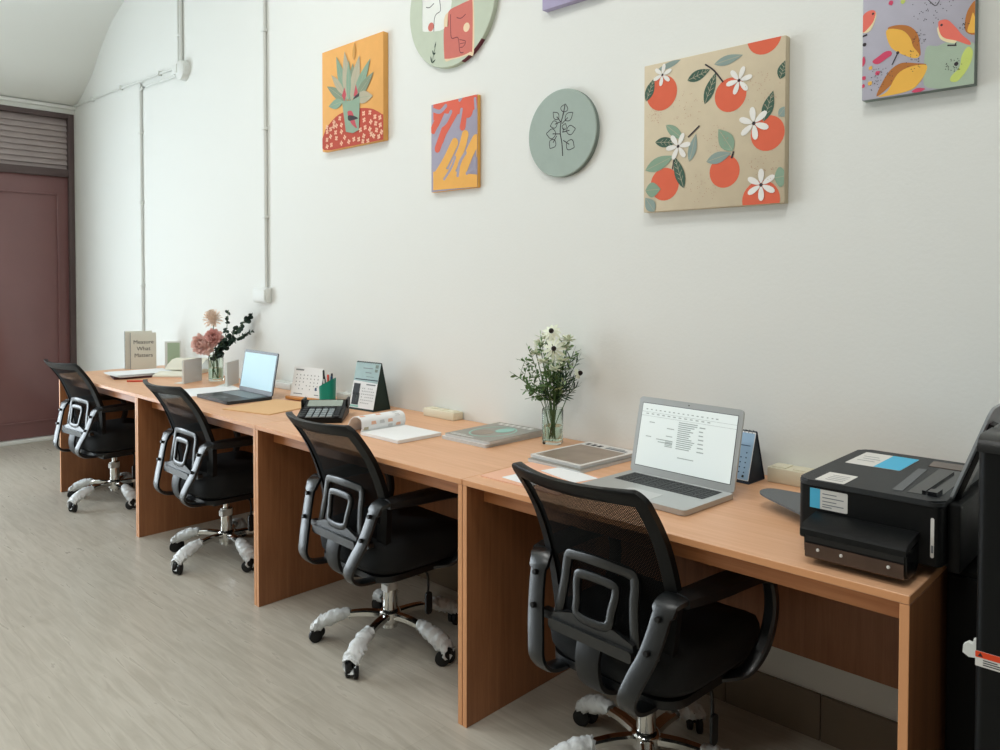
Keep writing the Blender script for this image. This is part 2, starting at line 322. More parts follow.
ART={
 'oranges':[
  ('circ', 'coral', (0.069, 0.392), 0.058),
  ('circ', 'coral', (0.315, 0.346), 0.053),
  ('circ', 'coral', (0.436, 0.212), 0.053),
  ('circ', 'coral', (0.297, 0.111), 0.051),
  ('circ', 'coral', (0.082, 0.089), 0.054),
  ('circ', 'coral', (0.423, 0.503), 0.054),
  ('circ', 'coral', (0.417, 0.013), 0.06),
  ('circ', 'coral', (0.517, 0.2), 0.024),
  ('leaf', 'bluegreen', (0.14, 0.488), (0.042, 0.467), 0.02),
  ('leaf', 'darkgreen', (0.008, 0.373), (0.04, 0.446), 0.034),
  ('leaf', 'darkgreen', (0.164, 0.416), (0.246, 0.437), 0.035),
  ('leaf', 'darkgreen', (0.227, 0.33), (0.266, 0.425), 0.035),
  ('leaf', 'bluegreen', (0.259, 0.45), (0.356, 0.461), 0.03),
  ('leaf', 'darkgreen', (0.473, 0.366), (0.493, 0.421), 0.034),
  ('leaf', 'darkgreen', (0.423, 0.248), (0.453, 0.336), 0.036),
  ('leaf', 'bluegreen', (0.47, 0.257), (0.5, 0.282), 0.03),
  ('leaf', 'sage', (0.086, 0.284), (0.155, 0.227), 0.032),
  ('leaf', 'darkgreen', (0.045, 0.232), (0.128, 0.222), 0.034),
  ('leaf', 'bluegreen', (0.174, 0.153), (0.198, 0.241), 0.03),
  ('leaf', 'sage', (0.007, 0.141), (0.119, 0.179), 0.045),
  ('leaf', 'darkgreen', (0.155, 0.069), (0.119, 0.177), 0.036),
  ('leaf', 'sage', (0.008, 0.074), (0.068, 0.074), 0.05),
  ('leaf', 'bluegreen', (0.045, 0.001), (0.008, 0.049), 0.04),
  ('leaf', 'sage', (0.326, 0.171), (0.276, 0.245), 0.05),
  ('leaf', 'bluegreen', (0.235, 0.147), (0.321, 0.166), 0.036),
  ('leaf', 'sage', (0.459, 0.076), (0.5, 0.079), 0.06),
  ('line', 'ink', [(0.228, 0.456), (0.259, 0.431), (0.291, 0.389)], 0.005),
  ('line', 'ink', [(0.21, 0.265), (0.169, 0.233)], 0.005),
  ('line', 'ink', [(0.321, 0.149), (0.328, 0.17)], 0.006),
  ('line', 'ink', [(0.432, 0.071), (0.454, 0.08)], 0.006),
  ('line', 'ink', [(0.119, 0.177), (0.112, 0.135)], 0.004),
  ('flower', 'white', (0.072, 0.451), 0.036),
  ('flower', 'white', (0.344, 0.385), 0.043),
  ('flower', 'white', (0.393, 0.247), 0.05),
  ('flower', 'white', (0.133, 0.208), 0.045),
  ('flower', 'white', (0.418, 0.059), 0.048),
  ('dots', 'rust', (0.168, 0.324), 0.06, 34),
  ('dots', 'rust', (0.415, 0.357), 0.065, 34),
  ('dots', 'rust', (0.265, 0.217), 0.045, 34),
  ('dots', 'rust', (0.424, 0.12), 0.05, 34),
  ('dots', 'rust', (0.219, 0.066), 0.055, 34),
  ('dots', 'rust', (0.043, 0.319), 0.03, 34),
 ],
 'plant':[
  ('blob', 'redcloth', [(0.023, 0.006), (0.024, 0.1), (0.069, 0.136), (0.142, 0.168), (0.241, 0.178), (0.336, 0.173), (0.415, 0.158), (0.467, 0.136), (0.505, 0.117), (0.536, 0.122), (0.535, 0.005)]),
  ('flower', 'peach', (0.402, 0.142), 0.013),
  ('flower', 'peach', (0.441, 0.116), 0.013),
  ('flower', 'peach', (0.352, 0.145), 0.013),
  ('flower', 'peach', (0.479, 0.107), 0.013),
  ('flower', 'peach', (0.523, 0.108), 0.013),
  ('flower', 'peach', (0.356, 0.113), 0.013),
  ('flower', 'peach', (0.409, 0.097), 0.013),
  ('flower', 'peach', (0.447, 0.084), 0.013),
  ('flower', 'peach', (0.482, 0.072), 0.013),
  ('flower', 'peach', (0.517, 0.071), 0.013),
  ('flower', 'peach', (0.365, 0.076), 0.013),
  ('flower', 'peach', (0.402, 0.063), 0.013),
  ('flower', 'peach', (0.454, 0.052), 0.013),
  ('flower', 'peach', (0.492, 0.038), 0.013),
  ('flower', 'peach', (0.524, 0.039), 0.013),
  ('flower', 'peach', (0.156, 0.149), 0.013),
  ('flower', 'peach', (0.106, 0.136), 0.013),
  ('flower', 'peach', (0.127, 0.116), 0.013),
  ('flower', 'peach', (0.17, 0.114), 0.013),
  ('flower', 'peach', (0.076, 0.106), 0.013),
  ('flower', 'peach', (0.12, 0.084), 0.013),
  ('flower', 'peach', (0.17, 0.081), 0.013),
  ('flower', 'peach', (0.046, 0.096), 0.013),
  ('flower', 'peach', (0.076, 0.069), 0.013),
  ('flower', 'peach', (0.127, 0.054), 0.013),
  ('flower', 'peach', (0.198, 0.049), 0.013),
  ('flower', 'peach', (0.17, 0.024), 0.013),
  ('flower', 'peach', (0.083, 0.026), 0.013),
  ('flower', 'peach', (0.046, 0.022), 0.013),
  ('flower', 'peach', (0.233, 0.024), 0.013),
  ('flower', 'peach', (0.275, 0.031), 0.013),
  ('flower', 'peach', (0.315, 0.026), 0.013),
  ('flower', 'peach', (0.356, 0.037), 0.013),
  ('flower', 'peach', (0.388, 0.009), 0.013),
  ('flower', 'peach', (0.349, 0.012), 0.013),
  ('flower', 'peach', (0.046, 0.056), 0.013),
  ('flower', 'peach', (0.434, 0.027), 0.013),
  ('flower', 'peach', (0.473, 0.019), 0.013),
  ('flower', 'peach', (0.523, 0.012), 0.013),
  ('flower', 'peach', (0.329, 0.069), 0.013),
  ('flower', 'peach', (0.415, 0.038), 0.013),
  ('flower', 'peach', (0.106, 0.115), 0.013),
  ('flower', 'peach', (0.047, 0.119), 0.013),
  ('leaf', 'olive', (0.22, 0.225), (0.048, 0.324), 0.05),
  ('leaf', 'sage', (0.185, 0.227), (0.062, 0.221), 0.05),
  ('leaf', 'sage', (0.22, 0.229), (0.13, 0.458), 0.06),
  ('leaf', 'bone', (0.234, 0.219), (0.201, 0.469), 0.07),
  ('leaf', 'olive', (0.248, 0.217), (0.27, 0.399), 0.07),
  ('leaf', 'bone', (0.255, 0.216), (0.324, 0.428), 0.07),
  ('leaf', 'sage', (0.269, 0.214), (0.41, 0.395), 0.06),
  ('leaf', 'olive', (0.276, 0.213), (0.436, 0.328), 0.055),
  ('leaf', 'bone', (0.289, 0.227), (0.429, 0.216), 0.06),
  ('leaf', 'gold', (0.277, 0.413), (0.284, 0.496), 0.028),
  ('leaf', 'sage', (0.234, 0.219), (0.236, 0.421), 0.04),
  ('leaf', 'bone', (0.2, 0.257), (0.086, 0.376), 0.04),
  ('poly', 'pinkred', [(0.178, 0.257), (0.2, 0.294), (0.214, 0.255), (0.199, 0.225)]),
  ('poly', 'pinkred', [(0.276, 0.241), (0.294, 0.294), (0.31, 0.251), (0.289, 0.231)]),
  ('poly', 'ink', [(0.262, 0.219), (0.289, 0.239), (0.323, 0.247), (0.321, 0.23)]),
  ('poly', 'vasegreen', [(0.178, 0.23), (0.255, 0.22), (0.327, 0.232), (0.317, 0.07), (0.268, 0.061), (0.21, 0.075)]),
  ('blob', 'pinkred', [(0.224, 0.168), (0.255, 0.171), (0.275, 0.148), (0.289, 0.106), (0.302, 0.08), (0.254, 0.111)]),
  ('blob', 'ink', [(0.23, 0.151), (0.275, 0.144), (0.312, 0.127), (0.275, 0.124), (0.234, 0.126)]),
 ],
 'wavy':[
  ('poly', 'coral2', [(0.015, 0.387), (0.275, 0.385), (0.303, 0.367), (0.297, 0.326), (0.249, 0.318), (0.16, 0.316), (0.086, 0.333), (0.015, 0.312)]),
  ('line', 'coral2', [(0.077, 0.353), (0.017, 0.273)], 0.04),
  ('circ', 'coral2', (0.077, 0.353), 0.02),
  ('circ', 'coral2', (0.017, 0.273), 0.02),
  ('line', 'coral2', [(0.16, 0.335), (0.077, 0.247)], 0.04),
  ('circ', 'coral2', (0.16, 0.335), 0.02),
  ('circ', 'coral2', (0.077, 0.247), 0.02),
  ('line', 'coral2', [(0.086, 0.264), (0.043, 0.188)], 0.038),
  ('circ', 'coral2', (0.086, 0.264), 0.019),
  ('circ', 'coral2', (0.043, 0.188), 0.019),
  ('line', 'coral2', [(0.214, 0.339), (0.201, 0.261)], 0.036),
  ('circ', 'coral2', (0.214, 0.339), 0.018),
  ('circ', 'coral2', (0.201, 0.261), 0.018),
  ('line', 'coral2', [(0.249, 0.358), (0.236, 0.317)], 0.05),
  ('circ', 'coral2', (0.249, 0.358), 0.025),
  ('circ', 'coral2', (0.236, 0.317), 0.025),
  ('line', 'coral2', [(0.114, 0.298), (0.067, 0.217)], 0.03),
  ('circ', 'coral2', (0.114, 0.298), 0.015),
  ('circ', 'coral2', (0.067, 0.217), 0.015),
  ('line', 'bg_wavy', [(0.018, 0.356), (0.058, 0.344), (0.095, 0.363)], 0.018),
  ('circ', 'bg_wavy', (0.018, 0.356), 0.009),
  ('circ', 'bg_wavy', (0.095, 0.363), 0.009),
  ('line', 'bg_wavy', [(0.029, 0.247), (0.053, 0.275), (0.095, 0.294), (0.128, 0.333)], 0.017),
  ('circ', 'bg_wavy', (0.029, 0.247), 0.0085),
  ('circ', 'bg_wavy', (0.128, 0.333), 0.0085),
  ('line', 'bg_wavy', [(0.194, 0.333), (0.187, 0.303), (0.174, 0.259)], 0.015),
  ('circ', 'bg_wavy', (0.194, 0.333), 0.0075),
  ('circ', 'bg_wavy', (0.174, 0.259), 0.0075),
  ('line', 'bg_wavy', [(0.275, 0.365), (0.28, 0.317)], 0.014),
  ('circ', 'bg_wavy', (0.275, 0.365), 0.007),
  ('circ', 'bg_wavy', (0.28, 0.317), 0.007),
  ('line', 'bg_wavy', [(0.183, 0.375), (0.192, 0.382)], 0.016),
  ('circ', 'bg_wavy', (0.183, 0.375), 0.008),
  ('circ', 'bg_wavy', (0.192, 0.382), 0.008),
  ('poly', 'amber', [(0.014, 0.089), (0.095, 0.094), (0.205, 0.065), (0.3, 0.05), (0.3, 0.001), (0.014, 0.009)]),
  ('line', 'amber', [(0.151, 0.197), (0.095, 0.125), (0.038, 0.068)], 0.045),
  ('circ', 'amber', (0.151, 0.197), 0.0225),
  ('circ', 'amber', (0.038, 0.068), 0.0225),
  ('line', 'amber', [(0.216, 0.223), (0.192, 0.165), (0.142, 0.096), (0.114, 0.049)], 0.042),
  ('circ', 'amber', (0.216, 0.223), 0.021),
  ('circ', 'amber', (0.114, 0.049), 0.021),
  ('line', 'amber', [(0.28, 0.194), (0.24, 0.141), (0.196, 0.066)], 0.05),
  ('circ', 'amber', (0.28, 0.194), 0.025),
  ('circ', 'amber', (0.196, 0.066), 0.025),
  ('line', 'amber', [(0.293, 0.189), (0.294, 0.129)], 0.02),
  ('circ', 'amber', (0.293, 0.189), 0.01),
  ('circ', 'amber', (0.294, 0.129), 0.01),
  ('line', 'bg_wavy', [(0.155, 0.138), (0.132, 0.097), (0.086, 0.051)], 0.012),
  ('circ', 'bg_wavy', (0.155, 0.138), 0.006),
  ('circ', 'bg_wavy', (0.086, 0.051), 0.006),
  ('line', 'bg_wavy', [(0.218, 0.149), (0.182, 0.11), (0.171, 0.059)], 0.015),
  ('circ', 'bg_wavy', (0.218, 0.149), 0.0075),
  ('circ', 'bg_wavy', (0.171, 0.059), 0.0075),
  ('line', 'bg_wavy', [(0.275, 0.119), (0.268, 0.083), (0.227, 0.063)], 0.014),
  ('circ', 'bg_wavy', (0.275, 0.119), 0.007),
  ('circ', 'bg_wavy', (0.227, 0.063), 0.007),
  ('line', 'bg_wavy', [(0.271, 0.083), (0.293, 0.063)], 0.018),
  ('circ', 'bg_wavy', (0.271, 0.083), 0.009),
  ('circ', 'bg_wavy', (0.293, 0.063), 0.009),
 ],
 'bird':[
  ('blob', 'palegreen', [(0.16, 0.114), (0.185, 0.112), (0.21, 0.118), (0.242, 0.111), (0.273, 0.094), (0.276, 0.004), (0.166, 0.008), (0.156, 0.056)]),
  ('blob', 'brown', [(0.065, 0.183), (0.086, 0.188), (0.117, 0.179), (0.138, 0.155), (0.145, 0.12), (0.145, 0.095), (0.125, 0.121), (0.104, 0.158)]),
  ('blob', 'yellow', [(0.062, 0.18), (0.1, 0.172), (0.121, 0.147), (0.128, 0.124), (0.144, 0.097), (0.13, 0.092), (0.094, 0.113), (0.071, 0.137)]),
  ('blob', 'brown', [(0.039, 0.006), (0.053, 0.042), (0.074, 0.072), (0.101, 0.085), (0.135, 0.078), (0.161, 0.069), (0.112, 0.064), (0.078, 0.033)]),
  ('blob', 'yellow', [(0.043, 0.005), (0.067, 0.017), (0.091, 0.057), (0.122, 0.071), (0.161, 0.068), (0.156, 0.042), (0.136, 0.016), (0.113, 0.007), (0.078, 0.004)]),
  ('blob', 'brown', [(0.251, 0.134), (0.248, 0.162), (0.256, 0.192), (0.273, 0.205), (0.275, 0.128)]),
  ('blob', 'yellow', [(0.254, 0.134), (0.26, 0.16), (0.266, 0.179), (0.274, 0.146), (0.275, 0.129)]),
  ('blob', 'cream', [(0.187, 0.162), (0.191, 0.132), (0.207, 0.118), (0.229, 0.112), (0.223, 0.136)]),
  ('blob', 'salmon', [(0.187, 0.171), (0.195, 0.177), (0.21, 0.173), (0.229, 0.149), (0.242, 0.129), (0.26, 0.108), (0.258, 0.1), (0.229, 0.117), (0.204, 0.128), (0.192, 0.143)]),
  ('blob', 'cream', [(0.0, 0.187), (0.022, 0.189), (0.036, 0.226), (0.029, 0.235), (0.011, 0.213)]),
  ('blob', 'salmon', [(-0.001, 0.227), (0.011, 0.241), (0.027, 0.242), (0.034, 0.232), (0.027, 0.209), (0.011, 0.192), (0.0, 0.189)]),
  ('line', 'ink', [(0.209, 0.109), (0.23, 0.105)], 0.004),
  ('line', 'ink', [(0.0, 0.176), (0.013, 0.179)], 0.005),
  ('line', 'ink', [(0.077, 0.084), (0.091, 0.113)], 0.003),
  ('line', 'ink', [(0.229, 0.112), (0.226, 0.105)], 0.003),
  ('circ', 'ink', (0.195, 0.164), 0.003),
  ('circ', 'ink', (0.027, 0.232), 0.003),
  ('circ', 'ink', (0.091, 0.114), 0.004),
  ('circ', 'ink', (0.23, 0.058), 0.005),
  ('blob', 'lime', [(0.255, 0.096), (0.266, 0.085), (0.264, 0.061), (0.252, 0.035), (0.234, 0.014), (0.218, 0.016), (0.219, 0.029), (0.237, 0.048), (0.242, 0.076)]),
  ('blob', 'raspberry', [(0.027, 0.103), (0.045, 0.115), (0.059, 0.123), (0.073, 0.122), (0.076, 0.112), (0.063, 0.104), (0.041, 0.093)]),
  ('circ', 'ink', (0.006, 0.153), 0.005),
  ('leaf', 'raspberry', (0.035, 0.066), (0.047, 0.073), 0.012),
  ('leaf', 'raspberry', (0.001, 0.058), (0.01, 0.066), 0.012),
  ('leaf', 'raspberry', (0.001, 0.093), (0.005, 0.122), 0.012),
  ('leaf', 'raspberry', (0.001, 0.035), (0.006, 0.046), 0.01),
  ('leaf', 'yellow', (0.017, 0.04), (0.026, 0.05), 0.012),
  ('leaf', 'yellow', (0.02, 0.081), (0.025, 0.092), 0.01),
  ('leaf', 'raspberry', (0.07, 0.257), (0.075, 0.243), 0.012),
  ('leaf', 'lime', (0.096, 0.247), (0.109, 0.247), 0.014),
  ('leaf', 'raspberry', (0.126, 0.005), (0.16, 0.007), 0.012),
  ('leaf', 'raspberry', (0.275, 0.104), (0.277, 0.117), 0.01),
  ('dots', 'ink', (0.141, 0.143), 0.02, 26),
  ('dots', 'ink', (0.053, 0.06), 0.03, 26),
  ('dots', 'ink', (0.122, 0.083), 0.03, 24),
  ('dots', 'ink', (0.244, 0.156), 0.014, 16),
  ('dots', 'ink', (0.224, 0.054), 0.02, 30),
  ('dots', 'ink', (0.173, 0.223), 0.05, 46),
  ('dots', 'ink', (0.031, 0.041), 0.02, 14),
  ('line', 'ink', [(0.163, 0.236), (0.18, 0.217), (0.19, 0.228)], 0.002),
 ],
 'roundleaf':[
  ('line', 'ink', [(0.008, -0.086), (0.004, -0.038), (-0.004, 0.0), (-0.001, 0.036), (0.011, 0.07), (0.018, 0.101)], 0.0042),
  ('leafline', 'ink', (0.007, 0.063), (0.02, 0.104), 0.03, 0.0032),
  ('leafline', 'ink', (0.004, 0.034), (0.055, 0.068), 0.026, 0.0032),
  ('leafline', 'ink', (-0.001, 0.041), (-0.038, 0.082), 0.022, 0.0032),
  ('leafline', 'ink', (-0.003, 0.042), (-0.052, 0.032), 0.024, 0.0032),
  ('leafline', 'ink', (0.007, 0.001), (0.021, 0.032), 0.018, 0.0032),
  ('leafline', 'ink', (0.007, 0.002), (0.067, 0.007), 0.03, 0.0032),
  ('leafline', 'ink', (-0.004, -0.003), (-0.071, 0.006), 0.032, 0.0032),
  ('leafline', 'ink', (-0.021, -0.008), (-0.053, -0.051), 0.03, 0.0032),
  ('leafline', 'ink', (0.011, -0.029), (0.062, -0.061), 0.034, 0.0032),
 ],
 'face':[
  ('blob', 'offwhite', [(-0.18, 0.057), (-0.181, -0.068), (-0.169, -0.083), (-0.155, -0.088), (-0.04, -0.101), (0.002, -0.035), (-0.008, 0.042), (-0.169, 0.083)]),
  ('blob', 'creamy', [(-0.04, -0.099), (-0.036, -0.054), (-0.012, -0.036), (0.07, -0.023), (0.123, -0.016), (0.143, -0.032), (0.144, -0.235), (0.11, -0.242), (0.016, -0.241), (-0.036, -0.231)]),
  ('blob', 'rosered', [(-0.04, -0.102), (-0.012, -0.094), (-0.01, -0.034), (0.057, -0.022), (0.113, -0.019), (0.136, -0.03), (0.135, -0.219), (0.123, -0.231), (0.057, -0.238), (-0.026, -0.231), (-0.038, -0.212)]),
  ('circ', 'creamy', (0.1, -0.125), 0.019),
  ('circ', 'rosered', (-0.124, -0.074), 0.019),
  ('line', 'ink', [(-0.068, 0.034), (-0.062, -0.017), (-0.089, -0.027), (-0.102, -0.048), (-0.105, -0.099)], 0.0035),
  ('line', 'ink', [(-0.156, 0.019), (-0.133, 0.012), (-0.104, 0.023)], 0.0035),
  ('line', 'maroon', [(0.002, -0.049), (0.003, -0.105), (0.009, -0.15), (0.043, -0.154), (0.053, -0.171), (0.06, -0.218), (0.082, -0.226)], 0.0035),
  ('line', 'maroon', [(0.04, -0.071), (0.067, -0.08), (0.095, -0.07)], 0.0035),
  ('line', 'maroon', [(0.057, -0.167), (0.095, -0.182), (0.08, -0.201), (0.06, -0.2)], 0.003),
  ('line', 'maroon', [(0.06, -0.185), (0.09, -0.187)], 0.0025),
  ('line', 'forest', [(-0.118, -0.232), (-0.104, -0.19), (-0.091, -0.145)], 0.0025),
  ('leaf', 'forest', (-0.118, -0.233), (-0.127, -0.199), 0.007),
  ('leaf', 'forest', (-0.118, -0.233), (-0.093, -0.22), 0.007),
  ('leaf', 'forest', (-0.107, -0.198), (-0.115, -0.176), 0.007),
  ('leaf', 'forest', (-0.107, -0.198), (-0.093, -0.191), 0.007),
  ('leaf', 'forest', (-0.1, -0.171), (-0.091, -0.146), 0.007),
 ],
}
# ------------------------------------------------------------------ the room
XL, XR, YF, ZC = -1.805, 6.7, -5.2, 3.85
bm = new(); box(bm, (XL-.15, YF-.15, -.12), (XR+.15, .15, 0)); struct('floor', bm, 'vinyl_floor')
bm = new(); box(bm, (XL-.15, 0, 0), (XR+.15, .15, ZC)); struct('wall_back', bm, 'wall_paint')
bm = new(); box(bm, (XL-.15, YF-.15, ZC), (XR+.15, .15, ZC+.12)); struct('ceiling', bm, 'ceiling_paint')
bm = new(); box(bm, (XR, YF-.15, 0), (XR+.15, 0, ZC)); struct('wall_right', bm, 'unseen_wall_dark')
bm = new(); box(bm, (XL-.15, YF-.15, 0), (XR, YF, ZC)); struct('wall_front', bm, 'unseen_wall_dark')
# left wall with a door opening and a tall window opening
DY0, DY1, DZ = -1.22, -.012, 2.737
WY0, WY1, WZ0, WZ1 = -4.6, -1.4, .12, 2.7
bm = new()
for (y0, y1, z0, z1) in ((YF, WY0, 0, ZC), (WY0, WY1, 0, WZ0), (WY0, WY1, WZ1, ZC), (WY1, DY0, 0, ZC), (DY0, DY1, DZ, ZC), (DY1, 0, 0, ZC)):
    box(bm, (XL-.15, y0, z0), (XL, y1, z1))
struct('wall_left', bm, 'wall_paint')
# sloping, softly rounded plaster soffit above the door
bm = new()
prof = cr([(XL, 0, 2.805), (-1.66, 0, 2.86), (-1.40, 0, 3.0), (-1.17, 0, 3.19), (-.93, 0, 3.34), (-.6, 0, 3.46), (-.1, 0, 3.6), (.6, 0, 3.74), (1.6, 0, ZC)], 4)
poly = [(p.x, p.z) for p in prof]+[(XL, ZC)]
prism(bm, poly, lambda u, v, w: (u, -w, v), 3.2)
struct('wall_soffit', bm, 'wall_paint', smooth=50)
bm = new(); box(bm, (XL, -1.6, 2.775), (XL+.03, 0, 2.803), bev=.004); struct('trim_1', bm, 'trim_white')
bm = new()
for i in range(30):
    x = XL+.01+i*.3
    if x+.3 < XR: box(bm, (x+.0015, -.012, 0), (x+.2985, 0, .135), bev=.001)
struct('baseboard_back', bm, 'tile_skirt')
# door: frame, leaf, louvred transom
d = finish('door_1', (lambda b: (box(b, (XL-.10, DY0, 0), (XL+.012, DY0+.05, DZ), bev=.003), box(b, (XL-.10, DY1-.045, 0), (XL+.012, DY1, DZ), bev=.003),
     box(b, (XL-.10, DY0+.051, DZ-.04), (XL+.0115, DY1-.046, DZ), bev=.003), box(b, (XL-.10, DY0+.051, 2.205), (XL+.0115, DY1-.046, 2.27), bev=.003), b)[-1])(new()), 'door_frame')
d['kind'] = 'structure'
bm = new(); box(bm, (XL-.06, DY0+.05, .035), (XL-.02, DY1-.045, 2.205), bev=.002)
ya, yb, za, zb = DY0+.13, -.132, .16, 2.06
for (lo, hi) in (((ya, za), (yb, za+.012)), ((ya, zb-.012), (yb, zb)), ((ya, za), (ya+.012, zb)), ((yb-.012, za), (yb, zb))):
    box(bm, (XL-.021, lo[0], lo[1]), (XL-.008, hi[0], hi[1]), bev=.003)
finish('door_leaf', bm, 'door_brown', d)
bm = new(); tube(bm, [(XL-.02, -1.08, 1.02), (XL+.04, -1.08, 1.02)], .011); tube(bm, [(XL+.04, -1.08, 1.02), (XL+.045, -.97, 1.02)], .009)
finish('door_handle', bm, 'steel_grey', d)
bm = new()
n = 9; z0, z1 = 2.27, DZ-.04
for i in range(n):
    z = z0+(z1-z0)*(i+.5)/n
    M = Matrix.Translation((XL-.045, 0, z)) @ Matrix.Rotation(radians(66), 4, 'Y')
    box(bm, (-.038, DY0+.05, -.004), (.038, DY1-.045, .004), M=M)
box(bm, (XL-.095, DY0+.05, z0), (XL-.09, DY1-.045, z1))
finish('transom_louvre', bm, 'louvre_grey', d)
bm = new(); box(bm, (XL-.12, DY0, 0), (XL+.02, DY1, .03), bev=.004); struct('trim_2', bm, 'trim_white')
# window in the left wall, outside the picture: it is what lights the room
w = finish('window_1', (lambda b: ([box(b, (XL-.10, y-.03, WZ0), (XL+.01, y+.03, WZ1), bev=.004) for y in (WY0+.03, WY0+1.07, WY1-1.07, WY1-.03)],
     [box(b, (XL-.099, WY0+.001, z-.03), (XL+.008, WY1-.001, z+.03), bev=.004) for z in (WZ0+.03, 2.1, WZ1-.03)], b)[-1])(new()), 'trim_white'); w['kind'] = 'structure'
bm = new(); quad(bm, [(XL-.09, WY0, WZ0), (XL-.09, WY1, WZ0), (XL-.09, WY1, WZ1), (XL-.09, WY0, WZ1)]); finish('window_pane', bm, 'daylight', w, smooth=0, recalc=False)
# ceiling light panels, above the picture
k = 0
for (x, y) in ((2.4, -1.5), (4.9, -1.5), (2.4, -3.6), (4.9, -3.6)):
    t = thing('ceiling_light', 'square white ceiling light panel above the %s of the room' % ('desks' if y > -2 else 'open floor'), 'ceiling light', (x, y, ZC), 0, 'ceiling light panels')
    bm = new(); [box(bm, a, b_, bev=.003) for a, b_ in (((-.42, -.42, -.03), (.42, -.38, 0)), ((-.42, .38, -.03), (.42, .42, 0)), ((-.42, -.38, -.03), (-.38, .38, 0)), ((.38, -.38, -.03), (.42, .38, 0)))]
    finish('light_frame', bm, 'trim_white', t)
    bm = new(); quad(bm, [(-.38, .38, -.02), (.38, .38, -.02), (.38, -.38, -.02), (-.38, -.38, -.02)]); finish('diffuser', bm, 'lamp_light', t, smooth=0, recalc=False)

# conduits on the wall
def pipe(pts, r=.009):
    bm = new(); tube(bm, pts, r, seg=10); return bm
def clips(t, ps, horizontal=False):
    for (x, z) in ps:
        bm = new()
        if horizontal: box(bm, (x-.008, -.028, z-.016), (x+.008, 0, z+.016), bev=.002)
        else: box(bm, (x-.016, -.026, z-.008), (x+.016, 0, z+.008), bev=.002)
        finish('pipe_clip', bm, 'pvc_white', t)
t = thing('wall_conduit', 'pair of white conduit pipes rising side by side above the junction box', 'conduit', (.269, 0, 2.74))
for dx in (-.016, .022):
    finish('pipe', pipe([(dx, -.012, 0), (dx, -.012, 1.0)], .0105), 'pvc_white', t)
clips(t, [(.0, .22), (.0, .55)])
t = thing('wall_conduit', 'white conduit pipe running level from the wall corner to the junction box', 'conduit', (XL+.01, 0, 2.785))
finish('pipe', pipe([(0, -.012, .02), (1.0, -.012, 0), (2.08, -.012, -.03)]), 'pvc_white', t)
clips(t, [(.45, .01), (1.05, 0), (1.75, -.02)], True)
t = thing('wall_conduit', 'white conduit pipe dropping down the wall behind the standing book', 'conduit', (-.387, 0, .80))
finish('pipe', pipe(cr([(0, -.012, 0), (0, -.012, 1.8), (0, -.012, 1.89), (.03, -.012, 1.915), (.1, -.012, 1.92), (.6, -.012, 1.905)], 4)), 'pvc_white', t)
clips(t, [(0, .5), (0, 1.1), (0, 1.6)])
t = thing('wall_conduit', 'long white conduit pipe running from the ceiling to the socket box above laptop', 'conduit', (1.364, 0, 1.30))
finish('pipe', pipe([(0, -.012, 0), (0, -.012, 2.5)], .0105), 'pvc_white', t)
clips(t, [(0, .4), (0, .9), (0, 1.45)])
t = thing('junction_box', 'round white junction box where the conduit pipes meet', 'junction box', (.33, 0, 2.715))
bm = new(); lathe(bm, [(0, .05), (.05, .05), (.062, .042), (.066, 0), (0, 0)], M=Matrix.Rotation(pi/2, 4, 'X')); finish('box_body', bm, 'pvc_white', t)
bm = new(); box(bm, (-.09, -.055, -.02), (-.02, -.005, .045), bev=.006); box(bm, (-.12, -.04, .035), (-.02, -.034, .045), bev=.002); finish('box_cover', bm, 'pvc_white', t)
t = thing('socket_box', 'small white wall socket box at the end of the long conduit', 'socket', (1.335, 0, 1.255))
bm = new(); box(bm, (-.075, -.038, -.042), (.075, 0, .042), bev=.006); finish('box_body', bm, 'pvc_white', t)
bm = new(); box(bm, (-.066, -.044, -.034), (.066, -.037, .034), bev=.003); finish('face_plate', bm, 'pvc_white', t)

# ------------------------------------------------------------------ desks
W, D, H = 1.23182, .684, .75
DESK = ['desk at the far end beside the brown door with books on it', 'second desk from the door with the thin open laptop on it',
        'desk with the calculator and the green sided calendar on it', 'nearest desk carrying the silver laptop and the printer']
def make_desk():
    t = thing('office_desk', DESK[0], 'desk', (0, 0, 0), 0, 'wooden desks in a row')
    bm = new(); box(bm, (.001, -D, H-.018), (W-.001, -.003, H), bev=.0015, seg=1)
    for f in bm.faces:
        if abs(f.normal.z) < .5: f.material_index = 1
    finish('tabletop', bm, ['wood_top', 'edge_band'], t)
    for x in (.001, W-.019):
        bm = new(); box(bm, (x, -D+.001, 0), (x+.018, -.02, H-.0185), bev=.001, seg=1)
        for f in bm.faces:
            if f.normal.y < -.5: f.material_index = 1
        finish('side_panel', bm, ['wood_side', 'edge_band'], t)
    bm = new(); box(bm, (.0195, -.612, H-.078), (W-.0195, -.595, H-.0185), bev=.001, seg=1); finish('front_rail', bm, 'wood_rail', t)
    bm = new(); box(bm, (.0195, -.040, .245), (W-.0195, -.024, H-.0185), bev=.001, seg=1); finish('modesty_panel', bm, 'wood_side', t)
    return t
def dup(root, loc, rz, label):
    r = root.copy(); COL.objects.link(r); r.location = loc; r.rotation_euler = (0, 0, rz); r['label'] = label
    for ch in list(root.children):
        c = ch.copy(); COL.objects.link(c); c.parent = r
        for g in ch.children:
            e = g.copy(); COL.objects.link(e); e.parent = c
    return r
desk0 = make_desk()
for i in (1, 2, 3): dup(desk0, (i*W, 0, 0), 0, DESK[i])

